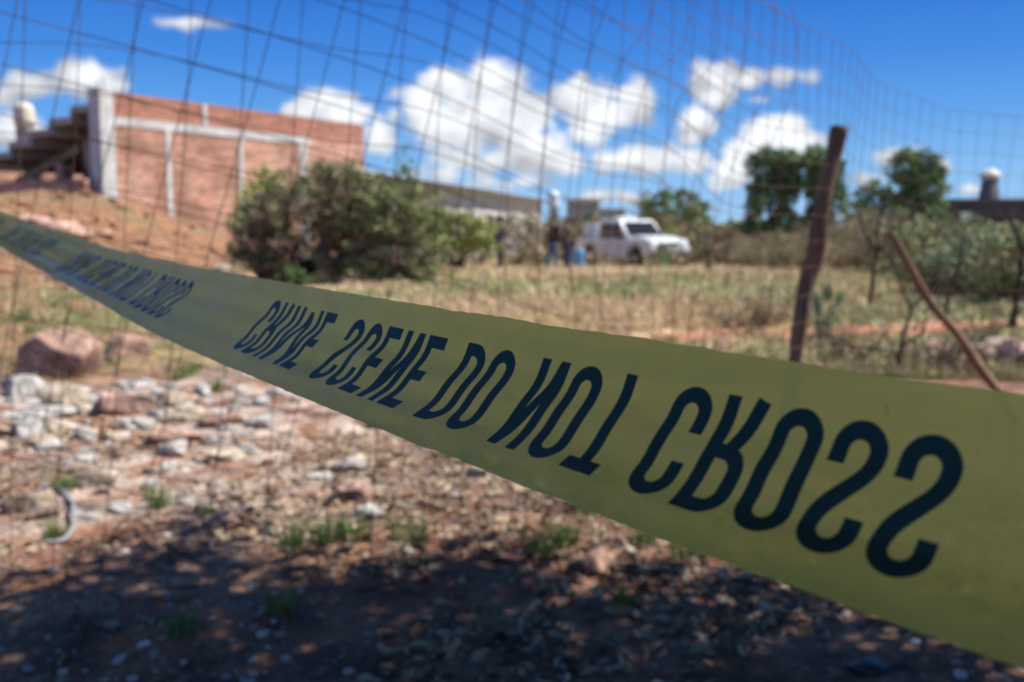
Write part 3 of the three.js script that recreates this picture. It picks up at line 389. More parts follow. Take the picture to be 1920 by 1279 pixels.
// ---------------------------------------------------------------- grass of the field
{
  seed(600);
  const tuft = (n, h, w, sp) => { const s = new Shape3(); for (let k = 0; k < n; k++) { const a = rr(0, 6.28), b = V(Math.cos(a) * rr(0, sp), 0, Math.sin(a) * rr(0, sp)), d = V(Math.cos(a) * rr(0.1, 0.55), 1, Math.sin(a) * rr(0.1, 0.55)).normalize().multiplyScalar(h * rr(0.5, 1) / 2), wv = V(-Math.sin(a + rr(-0.7, 0.7)), 0, Math.cos(a)).multiplyScalar(w); s.leaf(b.clone().add(d), d, wv, [1, 1, 1]); } return s.done(); };
  const geo = [tuft(12, 0.19, 0.006, 0.09), tuft(12, 0.12, 0.006, 0.1)];
  const kinds = [['dry_grass', 'pale dry grass standing across the field', 8000, [[.60, .47, .28], [.66, .54, .34], [.50, .38, .22], [.54, .41, .28]]], ['green_grass', 'low green grass growing between the dry patches', 8000, [[.26, .32, .12], [.31, .36, .16], [.20, .27, .09], [.35, .36, .17]]]];
  kinds.forEach(([name, label, N, pal], kind) => {
    const list = [];
    for (let t = 0; t < N * 6 && list.length < N; t++) {
      const D = mix(7.2, 52, rnd() ** 1.5), x = rr(-0.62, 0.62) * D, c = fbm(x * 0.24 + 70, -D * 0.24, 0, 3), left = x < -1.8 - 0.12 * (D - 8);
      if (bank(x, D) > 0.2 && rnd() < 0.93) continue; if (left && D < 9 && rnd() < 0.7) continue; if (left && rnd() < (kind ? 0.6 : 0.88)) continue;
      if (x > 1 && Math.abs(D - pathLine(x)) < 0.45 && rnd() < 0.92) continue; if (Math.abs(D - 22.5 - x * 0.3) < 0.8 && Math.abs(x) < 2.8 && rnd() < 0.85) continue;
      const g = sstep(0.45, 0.6, c); if (kind ? rnd() > g * 0.95 + 0.06 : rnd() > 1 - g * 0.75) continue;
      list.push([x, D]);
    }
    const m = new THREE.InstancedMesh(geo[kind], vcol(0.85), list.length), M = new THREE.Matrix4(), q = new THREE.Quaternion(), C = new THREE.Color(); m.name = name; m.castShadow = m.receiveShadow = true;
    list.forEach(([x, D], i) => { const s = rr(0.6, 1.35) * (D < 11 ? 0.75 : 1), w = 1 + D * 0.06; q.setFromAxisAngle(V(0, 1, 0), rr(0, 6.28)); M.compose(V(x, groundAt(x, -D) - 0.01, -D), q, V(s * w * 0.75, s, s * w * 0.75)); m.setMatrixAt(i, M); const p = pal[Math.floor(rnd() * pal.length)], v = rr(0.8, 1.2); m.setColorAt(i, C.setRGB(p[0] * v, p[1] * v, p[2] * v)); });
    scene.add(m); m.userData = { kind: 'stuff', label, category: 'grass' };
  });
  // single green tufts in the foreground
  const tuftMat = vcol(0.8);
  [[285, 1000, 3.75, 0.12, 'bright green grass tuft in the sun beside the tan slab'], [540, 1085, 3.25, 0.13, 'grass tuft at the edge of the shade in the middle'], [600, 1075, 3.3, 0.11, 'grass tuft right of the shade edge tuft'], [655, 1065, 3.35, 0.12, 'grass tuft under the pink stone'], [765, 1065, 3.3, 0.14, 'tall thin grass tuft between litter and shade'], [1020, 1085, 3.2, 0.14, 'wide grass tuft in front of the brown stone in shade'], [1060, 1065, 3.3, 0.12, 'grass tuft left of the brown stone in shade'], [1105, 1005, 3.65, 0.12, 'grass tuft just below the tape'], [1215, 1050, 3.35, 0.12, 'grass tuft below the tape left of the sunlit patch'], [1300, 1065, 3.2, 0.13, 'grass tuft touching the lower edge of the tape'], [100, 955, 4.0, 0.1, 'small grass tuft behind the hose'], [80, 1050, 3.4, 0.09, 'small weed tuft inside the hose curve'], [380, 1000, 3.6, 0.07, 'tiny weed in the gravel'], [395, 735, 6.6, 0.12, 'green tuft in the soil above the rubble'], [350, 690, 7.4, 0.16, 'green tuft beside the small boulder'], [330, 710, 7.0, 0.14, 'second green tuft beside the small boulder'], [100, 560, 13.5, 0.22, 'green tuft in the brown grass under the tape'], [45, 580, 12.5, 0.2, 'green tuft at the left in the brown grass'], [60, 620, 10.2, 0.2, 'green tuft behind the large boulder'], [310, 1240, 2.6, 0.09, 'dark grass tuft deep in the shade at the left'], [510, 1190, 2.75, 0.09, 'dark grass tuft in the shade'], [1180, 1165, 2.8, 0.07, 'small tuft in the shaded soil on the right']].forEach(([px, , D, h, label]) => {
    const s = new Shape3(), n = 60; for (let k = 0; k < n; k++) { const a = rr(0, 6.28), b = V(Math.cos(a) * rr(0, h * 0.45), 0, Math.sin(a) * rr(0, h * 0.35)), L = h * rr(0.4, 1), o = rr(0.1, 0.7), p1 = b.clone().add(V(Math.cos(a) * o * L * 0.4, L * 0.62, Math.sin(a) * o * L * 0.4)), p2 = b.clone().add(V(Math.cos(a) * o * L, L * rr(0.8, 1), Math.sin(a) * o * L)), c = rnd() < 0.8 ? [rr(.11, .18), rr(.22, .32), rr(.045, .08)] : [.26, .22, .1]; s.tube([b, p1, p2], [0.0022, 0.0018, 0.0004], c, 3); }
    const o = onGround(px, D), m = mesh('grass_tuft', s.done(), tuftMat); m.position.copy(o); m.position.y -= 0.005; meta(m, label, 'grass');
  });
}

// ---------------------------------------------------------------- fence of welded wire mesh
const wireMat = std(0.19, 0.08, 0.045, 0.85);
const fencePts = [[-2.35, 2.95], [-1.62, 2.78], [-1.40, 2.74], [-1.02, 2.70], [-0.665, 2.72], [-0.32, 2.85], [-0.098, 3.05], [0.159, 3.30], [0.456, 3.55], [0.967, 4.2], [1.58, 5.0], [2.217, 6.0], [2.75, 6.38], [3.497, 6.7], [4.6, 7.1]];
const fenceCurve = new THREE.CatmullRomCurve3(fencePts.map(([x, d]) => V(x, 0, -d)), false, 'centripetal'); fenceCurve.arcLengthDivisions = 800;
const fenceLen = fenceCurve.getLength();
function fenceXZ(s) { const t = clamp(s / fenceLen); const p = fenceCurve.getPointAt(t); return p; }
function fenceNormal(s) { const t = fenceCurve.getTangentAt(clamp(s / fenceLen)); return V(-t.z, 0, t.x); }
// upper edge of the mesh along the path: higher on the left, sagging towards the far corner
function sAtX(x) { let lo = 0, hi = fenceLen; for (let k = 0; k < 40; k++) { const m = (lo + hi) / 2; fenceXZ(m).x < x ? lo = m : hi = m; } return lo; }
const topKnots = [[-2.4, 2.62], [-1.4, 2.47], [-0.4, 2.33], [0.4, 2.15], [0.967, 2.03], [1.58, 2.03], [2.217, 1.90], [2.75, 1.82], [3.5, 1.80], [4.7, 1.78]].map(([x, y]) => [sAtX(x), y]);
function topAt(s) { let k = 0; while (k < topKnots.length - 2 && s > topKnots[k + 1][0]) k++; const [a, ya] = topKnots[k], [b, yb] = topKnots[k + 1]; return mix(ya, yb, sstep(0, 1, 0.5 + (clamp((s - a) / (b - a)) - 0.5) * 0.98)); }
{
  const f = thing('wire_fence', 'rusty welded wire mesh fence running left to right and turning away at the far post', 'fence');
  const lean = 0.10, cell = 0.15, row = 0.125;
  const point = (s, down) => {                                      // down: metres below the upper edge
    const y = topAt(s) - down, ss = s + lean * (y - 0.9), p = fenceXZ(ss), n = fenceNormal(ss), w = (noise(s * 1.3 + 3, down * 1.2) - 0.5) * 0.09;
    return V(p.x + n.x * w, y, p.z + n.z * w);
  };
  for (let s = 0.1; s < fenceLen - 0.1; s += cell) { const pts = []; for (let d = 0; d <= 2.55; d += 0.15) { const p = point(s + (noise(s * 9, d * 2) - 0.5) * 0.02, d); pts.push(p); if (p.y < groundAt(p.x, p.z) - 0.05) break; } const m = new Shape3(); m.tube(pts, 0.00135, [1, 1, 1], 5); mesh('vertical_wire', m.done(), wireMat, f); }
  for (let k = 0; k < 20; k++) { const pts = []; for (let s = 0.1; s < fenceLen - 0.1; s += 0.075) { const p = point(s, k * row + (noise(s * 2.2, k * 3.1) - 0.5) * 0.02); if (p.y < 0.01) break; pts.push(p); } if (pts.length < 8) continue; const m = new Shape3(); m.tube(pts, k === 0 ? 0.0017 : 0.00125, [1, 1, 1], 5); mesh('horizontal_wire', m.done(), wireMat, f); }
}
{
  const f = thing('loose_mesh_panel', 'second crumpled piece of wire mesh hanging askew behind the fence', 'fence panel');
  const ang = -0.27, ca = Math.cos(ang), sa = Math.sin(ang), s0 = sAtX(-1.9);
  const point = (a, b) => {                                         // panel axes turned in the plane of the fence
    const cr = sstep(1.7, 2.9, a), wob = cr * 0.11;
    a += (noise(a * 2.1, b * 2.7, 0.5) - 0.5) * wob * 2.2; b += (noise(a * 2.4 + 8, b * 2.2, 0.5) - 0.5) * wob * 2.0;
    const s = s0 + a * ca - b * sa, y = 2.62 + a * sa + b * ca, p = fenceXZ(s), n = fenceNormal(s), w = -0.09 + (noise(a * 1.1, b * 1.4, 2.5) - 0.5) * (0.1 + 0.35 * cr);
    return V(p.x + n.x * w * -1, y, p.z + n.z * w * -1);
  };
  for (let a = -0.3; a <= 3.45; a += 0.15) { const pts = []; for (let b = 0.35; b >= -1.9; b -= 0.1) { const p = point(a, b); if (p.y < 0.02) break; pts.push(p); } const m = new Shape3(); m.tube(pts, 0.00135, [1, 1, 1], 5); mesh('vertical_wire', m.done(), wireMat, f); }
  for (let b = 0.35; b >= -1.9; b -= 0.125) { const pts = []; for (let a = -0.3; a <= 3.46; a += 0.075) { const p = point(a, b); if (p.y < 0.02) break; pts.push(p); } if (pts.length < 6) continue; const m = new Shape3(); m.tube(pts, 0.00135, [1, 1, 1], 5); mesh('horizontal_wire', m.done(), wireMat, f); }
}
// posts
function roughPole(name, label, category, a, b, r0, r1, sd, col, n = 22, seg = 14, course = null, gnarl = 1) {
  const line = course && new THREE.CatmullRomCurve3(course); if (line) { a = course[0]; b = course[course.length - 1]; }
  seed(sd); const p = [], idx = [], uv = [], t = b.clone().sub(a).normalize(), x = V(0, 0, 0).crossVectors(t, V(0.2, 0.1, 1)).normalize(), y = V(0, 0, 0).crossVectors(t, x), L = a.distanceTo(b);
  const bx = gauss() * 0.02, by = gauss() * 0.02;
  for (let k = 0; k <= n; k++) { const f = k / n, c = (line ? line.getPointAt(f) : a.clone().lerp(b, f)).addScaledVector(x, bx * Math.sin(f * 5) + (noise(f * 6, sd) - 0.5) * r0 * 0.9).addScaledVector(y, by * Math.sin(f * 4 + 1)); for (let s = 0; s <= seg; s++) { const an = s / seg * 6.28318, q = mix(r0, r1, f) * (1 - 0.2 * gnarl + 0.42 * gnarl * noise(Math.cos(an) * 1.3 + 5, Math.sin(an) * 1.3 + f * 7, sd) + (noise(f * 11, sd + 3) > 0.7 ? 0.14 * Math.max(0, Math.cos(an - sd)) : 0)); const v = c.clone().addScaledVector(x, Math.cos(an) * q).addScaledVector(y, Math.sin(an) * q); p.push(v.x, v.y, v.z); uv.push(s / seg * 1.5, f * L * 2.2); } }
  for (let k = 0; k < n; k++) for (let s = 0; s < seg; s++) { const o = k * (seg + 1) + s; idx.push(o, o + 1, o + seg + 1, o + 1, o + seg + 2, o + seg + 1); }
  for (const k of [0, n]) { const c = p.length / 3, e = k ? b : a; p.push(e.x, e.y, e.z); uv.push(0.5, 0.5); for (let s = 0; s < seg; s++) { const o = k * (seg + 1) + s; k ? idx.push(o, o + 1, c) : idx.push(o + 1, o, c); } }
  const g = new THREE.BufferGeometry(); g.setAttribute('position', new THREE.Float32BufferAttribute(p, 3)); g.setAttribute('uv', new THREE.Float32BufferAttribute(uv, 2)); g.setIndex(idx); g.computeVertexNormals();
  const m = mesh(name, g, std(...col, 0.9, { map: barkMap, bumpMap: barkBump, bumpScale: 0.008 })); return meta(m, label, category);
}
roughPole('wooden_post', 'tall crooked wooden post leaning right beside the fence', 'post', null, null, 0.042, 0.034, 7, [0.30, 0.235, 0.185], 44, 16, [[1462, 900], [1478, 780], [1497, 640], [1510, 540], [1530, 470], [1536, 400], [1550, 320], [1574, 236]].map(([x, y]) => at(x, y, 5.12)), 2.3);
roughPole('leaning_stick', 'thin broken stick leaning left at the right of the fence', 'stick', null, null, 0.028, 0.018, 11, [0.46, 0.29, 0.21], 40, 12, [[1918, 812], [1872, 735], [1832, 680], [1785, 622], [1742, 562], [1706, 492], [1676, 434]].map(([x, y]) => at(x, y, 5.5)), 1.4);
roughPole('fence_post', 'dark wooden post at the left edge of the picture', 'post', V(-1.78, -0.2, -2.92), V(-1.548, 1.665, -2.92), 0.055, 0.05, 17, [0.16, 0.1, 0.075]);
{ // dead fallen rail lying in the grass between the right hand posts
  const a = onGround(1530, 8.9), b = onGround(1760, 8.3); roughPole('fallen_branch', 'dark thin branch lying in the grass behind the posts', 'branch', a.add(V(0, 0.05, 0)), b.add(V(0, 0.03, 0)), 0.022, 0.014, 23, [0.13, 0.1, 0.07], 16, 8);
}

// ---------------------------------------------------------------- the barrier tape
{
  // print: one repeat of the legend is 0.732 m long, the tape 75 mm wide
  const cw = 2048, ch = 256, cv = document.createElement('canvas'); cv.width = cw; cv.height = ch; const c = cv.getContext('2d');
  c.fillStyle = 'rgb(240,230,110)'; c.fillRect(0, 0, cw, ch);
  c.save(); c.scale(cw / 732, ch / 75); c.strokeStyle = 'rgb(15,54,46)'; c.lineWidth = 5.9; c.lineCap = 'butt'; c.lineJoin = 'miter';
  const W = 18.5, H = 46, a = 2.65, T = 14.2;
  const st = (f) => { c.beginPath(); f(); c.stroke(); };
  const glyph = {
    C: (x) => st(() => { const r = W / 2 - a; c.moveTo(x + W - a, T + 16.5); c.lineTo(x + W - a, T + a + r); c.arc(x + W / 2, T + a + r, r, 0, Math.PI, true); c.lineTo(x + a, T + H - a - r); c.arc(x + W / 2, T + H - a - r, r, Math.PI, 0, true); c.lineTo(x + W - a, T + 29); }),
    O: (x) => st(() => { const r = W / 2 - a; c.moveTo(x + W - a, T + H / 2); c.lineTo(x + W - a, T + a + r); c.arc(x + W / 2, T + a + r, r, 0, Math.PI, true); c.lineTo(x + a, T + H - a - r); c.arc(x + W / 2, T + H - a - r, r, Math.PI, 0, true); c.lineTo(x + W - a, T + H / 2 - 0.1); }),
    D: (x) => st(() => { const r = 8; c.moveTo(x + a, T + H / 2); c.lineTo(x + a, T + a); c.lineTo(x + W - a - r, T + a); c.arc(x + W - a - r, T + a + r, r, -Math.PI / 2, 0, false); c.lineTo(x + W - a, T + H - a - r); c.arc(x + W - a - r, T + H - a - r, r, 0, Math.PI / 2, false); c.lineTo(x + a, T + H - a); c.lineTo(x + a, T + H / 2 - 0.1); }),
    R: (x) => { st(() => { const r = 7; c.moveTo(x + a, T + H); c.lineTo(x + a, T + a); c.lineTo(x + W - a - r, T + a); c.arc(x + W - a - r, T + a + r, r, -Math.PI / 2, 0, false); c.lineTo(x + W - a, T + 25 - r); c.arc(x + W - a - r, T + 25 - r, r, 0, Math.PI / 2, false); c.lineTo(x + a, T + 25); }); st(() => { c.moveTo(x + W * 0.52, T + 25); c.lineTo(x + W - a - 0.2, T + H); }); },
    I: (x) => st(() => { c.moveTo(x + a, T); c.lineTo(x + a, T + H); }),
    M: (x) => { const w = 35.5; c.save(); c.lineJoin = 'bevel'; st(() => { c.moveTo(x + a, T); c.lineTo(x + a, T + H); }); st(() => { c.moveTo(x + w - a, T); c.lineTo(x + w - a, T + H); }); st(() => { c.moveTo(x + a + 1.4, T); c.lineTo(x + w / 2, T + H - 3); c.lineTo(x + w - a - 1.4, T); }); c.restore(); },
    E: (x) => { st(() => { c.moveTo(x + a, T); c.lineTo(x + a, T + H); }); for (const [y, w] of [[3, W - 1], [H / 2, W - 3.2], [H - 3, W - 1]]) { c.save(); c.lineWidth = 6.2; st(() => { c.moveTo(x, T + y); c.lineTo(x + w, T + y); }); c.restore(); } },
    N: (x) => { st(() => { c.moveTo(x + a, T); c.lineTo(x + a, T + H); }); st(() => { c.moveTo(x + W - a, T); c.lineTo(x + W - a, T + H); }); st(() => { c.moveTo(x + a + 0.4, T + 1); c.lineTo(x + W - a - 0.4, T + H - 1); }); },
    T: (x) => { st(() => { c.moveTo(x + W / 2, T); c.lineTo(x + W / 2, T + H); }); c.save(); c.lineWidth = 6.2; st(() => { c.moveTo(x + 0.3, T + 3.1); c.lineTo(x + W - 0.3, T + 3.1); }); c.restore(); },
    S: (x) => st(() => { const r = W / 2 - a; c.moveTo(x + W - a, T + 14.5); c.lineTo(x + W - a, T + a + r); c.arc(x + W / 2, T + a + r, r, 0, Math.PI, true); c.bezierCurveTo(x + a, T + 20, x + W - a, T + 24, x + W - a, T + H - a - r); c.arc(x + W / 2, T + H - a - r, r, 0, Math.PI, false); c.lineTo(x + a, T + H - 14.5); }),
  };
  for (const [l, x] of [['C', 113], ['R', 136.5], ['I', 160], ['M', 171.5], ['E', 212], ['S', 255], ['C', 278.5], ['E', 302], ['N', 325.5], ['E', 349], ['D', 386], ['O', 409.5], ['N', 446], ['O', 469.5], ['T', 493.5], ['C', 528], ['R', 552], ['O', 575], ['S', 598], ['S', 621]]) glyph[l](x);
  // scuffs in the ink and faint handling marks
  seed(71); c.lineCap = 'round';
  for (let k = 0; k < 70; k++) { const x = rr(0, 732), y = rr(4, 71), l = rr(0.5, 4), an = rr(0, 6.28); c.strokeStyle = k % 3 ? 'rgba(190,178,110,0.5)' : 'rgba(150,140,70,0.6)'; c.lineWidth = rr(0.12, 0.35); st(() => { c.moveTo(x, y); c.lineTo(x + Math.cos(an) * l, y + Math.sin(an) * l); }); }
  for (let k = 0; k < 260; k++) { const x = rr(0, 732), y = rr(2, 73); c.fillStyle = k % 4 ? 'rgba(120,104,60,0.35)' : 'rgba(245,240,200,0.4)'; c.beginPath(); c.arc(x, y, rr(0.08, 0.35), 0, 6.3); c.fill(); }
  c.restore();
  const tex = new THREE.CanvasTexture(cv); tex.colorSpace = THREE.SRGBColorSpace; tex.wrapS = THREE.RepeatWrapping; tex.wrapT = THREE.ClampToEdgeWrapping; tex.anisotropy = 8;
  // course of the tape: [length along it, upper edge xyz, middle xyz, lower edge xyz]
  const S = [
[-0.10, -1.585, 1.183, -2.895, -1.603, 1.152, -2.888, -1.623, 1.124, -2.875],
[0.0000, -1.5258, 1.1778, -2.8193, -1.5462, 1.1486, -2.8075, -1.5695, 1.1228, -2.7934],
[0.6151, -1.1802, 1.1361, -2.3125, -1.2033, 1.1102, -2.2983, -1.2302, 1.0906, -2.2810],
[1.7905, -0.5510, 1.0784, -1.3221, -0.5754, 1.0548, -1.3062, -0.6044, 1.0415, -1.2865],
[2.1716, -0.3448, 1.0655, -1.0010, -0.3677, 1.0394, -0.9870, -0.3959, 1.0226, -0.9689],
[2.3084, -0.2715, 1.0629, -0.8854, -0.2924, 1.0343, -0.8729, -0.3186, 1.0128, -0.8567],
[2.5221, -0.1567, 1.0601, -0.7054, -0.1766, 1.0307, -0.6933, -0.2010, 1.0066, -0.6781],
[2.6120, -0.1087, 1.0587, -0.6296, -0.1276, 1.0285, -0.6181, -0.1533, 1.0066, -0.6017],
[2.7007, -0.0620, 1.0581, -0.5546, -0.0794, 1.0267, -0.5436, -0.1055, 1.0061, -0.5264],
[2.7494, -0.0359, 1.0579, -0.5139, -0.0521, 1.0257, -0.5034, -0.0781, 1.0051, -0.4859],
[2.7864, -0.0147, 1.0573, -0.4839, -0.0312, 1.0254, -0.4730, -0.0565, 1.0041, -0.4555],
[2.8463, 0.0201, 1.0563, -0.4356, 0.0041, 1.0241, -0.4248, -0.0205, 1.0023, -0.4069],
[2.8995, 0.0509, 1.0560, -0.3924, 0.0358, 1.0233, -0.3820, 0.0120, 1.0003, -0.3645],
[2.9517, 0.0825, 1.0548, -0.3508, 0.0670, 1.0221, -0.3406, 0.0441, 0.9983, -0.3230],
[3.0300, 0.1272, 1.0546, -0.2860, 0.1162, 1.0192, -0.2795, 0.0952, 0.9964, -0.2586],
[3.1032, 0.1744, 1.0527, -0.2294, 0.1634, 1.0173, -0.2229, 0.1424, 0.9945, -0.2020],
[3.60, 0.4928, 1.042, 0.152, 0.482, 1.008, 0.158, 0.462, 0.984, 0.176],
[5.05, 1.478, 1.075, 1.215, 1.476, 1.038, 1.216, 1.475, 1.001, 1.216]];
  const slope = S.map((r, k) => r.map((v, q) => { const p = S[Math.max(0, k - 1)], n = S[Math.min(S.length - 1, k + 1)]; return q ? (n[q] - p[q]) / (n[0] - p[0]) : 0; }));
  const rowAt = (u) => { let k = 0; while (k < S.length - 2 && u > S[k + 1][0]) k++; const h = S[k + 1][0] - S[k][0], t = (u - S[k][0]) / h, t2 = t * t, t3 = t2 * t; return S[k].map((v, q) => (2 * t3 - 3 * t2 + 1) * v + (t3 - 2 * t2 + t) * h * slope[k][q] + (-2 * t3 + 3 * t2) * S[k + 1][q] + (t3 - t2) * h * slope[k + 1][q]); };
  const us = []; for (let u = -0.10; u < 2.0; u += 0.008) us.push(u); for (let u = 2.0; u < 3.2; u += 0.0025) us.push(u); for (let u = 3.2; u <= 5.05; u += 0.02) us.push(u);
  const nv = 22, p = [], uv = [], idx = [];
  us.forEach((u, i) => {
    const r = rowAt(u), A = V(r[1], r[2], r[3]), B = V(r[4], r[5], r[6]), C = V(r[7], r[8], r[9]);
    const nrm = V(0, 0, 0).crossVectors(A.clone().sub(C), V(slope[8][4], 0, slope[8][6])).normalize();
    for (let j = 0; j <= nv; j++) {
      let v = j / nv; const ve = v + (j === 0 ? (noise(u * 160, 1) - 0.5) * 0.007 : j === nv ? (noise(u * 190, 7) - 0.5) * 0.006 - (Math.abs(u - 2.833) < 0.006 ? 0.006 * noise(u * 900, 3) : 0) : 0);
      const la = 2 * (ve - 0.5) * ve, lb = 4 * ve * (1 - ve), lc = 2 * (0.5 - ve) * (1 - ve);      // quadratic through lower edge, middle and upper edge
      const q = A.clone().multiplyScalar(la).addScaledVector(B, lb).addScaledVector(C, lc);
      const e = sstep(0.75, 1, v); q.addScaledVector(nrm, (fbm(u * 9, v * 1.6, 0, 3) - 0.5) * 0.0022 + (fbm(u * 26 + v * 4, v * 2.2, 0, 2) - 0.5) * 0.0013 - 0.0011 * Math.abs(fbm(u * 7 - v * 1.5 + 3, v * 0.9 + 8, 0, 2) - 0.5) ** 0.6 + (0.0003 + 0.0006 * noise(u * 3.1, 40)) * Math.sin(2 * Math.PI * (v - 0.575) / 0.33) * sstep(0, 0.15, v) * sstep(1, 0.85, v) + e * (fbm(u * 38, v * 5, 0, 3) - 0.5) * 0.0011);
      p.push(q.x, q.y, q.z); uv.push((u - 2.40) / 0.732, 1 - v);
    }
    if (i) for (let j = 0; j < nv; j++) { const o = (i - 1) * (nv + 1) + j; idx.push(o, o + 1, o + nv + 1, o + 1, o + nv + 2, o + nv + 1); }
  });
  const g = new THREE.BufferGeometry(); g.setAttribute('position', new THREE.Float32BufferAttribute(p, 3)); g.setAttribute('uv', new THREE.Float32BufferAttribute(uv, 2)); g.setIndex(idx); g.computeVertexNormals();
  const film = new THREE.MeshPhysicalMaterial({ map: tex, roughness: 0.95, specularIntensity: 0.4, transmission: 0.55, thickness: 0, clearcoat: 0.65, clearcoatRoughness: 0.07, side: THREE.DoubleSide });
  meta(mesh('barrier_tape', g, film), 'yellow plastic barrier tape with dark upside down lettering stretched across the foreground', 'tape');
}

// ---------------------------------------------------------------- stones and rubble
function stoneGeo(sd, detail = 4, sx = 1, sy = 0.7, sz = 0.9, cuts = 9, rough = 0.14) {
  seed(sd); const g0 = new THREE.IcosahedronGeometry(1, detail); g0.deleteAttribute('uv'); g0.deleteAttribute('normal'); const g = mergeVertices(g0, 1e-4);
  const planes = Array.from({ length: cuts }, () => [randDir(), rr(0.5, 0.9)]), p = g.attributes.position;
  for (let i = 0; i < p.count; i++) { const v = V(p.getX(i), p.getY(i), p.getZ(i)); v.multiplyScalar(1 + (fbm(v.x * 1.4 + sd, v.y * 1.4, v.z * 1.4 + 3, 3) - 0.5) * 0.5); for (const [n, d] of planes) { const q = v.dot(n) - d; if (q > 0) v.addScaledVector(n, -q * 0.98); } v.multiplyScalar(1 + (fbm(v.x * 5 + sd, v.y * 5, v.z * 5, 3) - 0.5) * rough); p.setXYZ(i, v.x * sx, v.y * sy, v.z * sz); }
  g.computeVertexNormals(); metricUV(g, 0.8); return g;
}
const stoneMat = (r, gr, b) => std(r * 1.75, gr * 1.75, b * 1.75, 0.92, { map: soilMap, bumpMap: soilBump, bumpScale: 0.01 });
const SM = { boulder: stoneMat(0.44, 0.27, 0.205), orange: stoneMat(0.50, 0.29, 0.18), pink: stoneMat(0.48, 0.30, 0.235), white: stoneMat(0.56, 0.53, 0.50), cream: stoneMat(0.52, 0.43, 0.33), tan: stoneMat(0.40, 0.30, 0.22), grey: stoneMat(0.34, 0.32, 0.31), brickred: stoneMat(0.36, 0.15, 0.10), dark: stoneMat(0.18, 0.13, 0.11) };
const stoneGeos = Array.from({ length: 7 }, (_, k) => stoneGeo(800 + k, 4, 1, [0.7, 0.45, 0.6, 0.35, 0.75, 0.5, 0.28][k], [0.9, 0.75, 0.6, 0.8, 0.95, 0.5, 0.7][k], 14, 0.05));
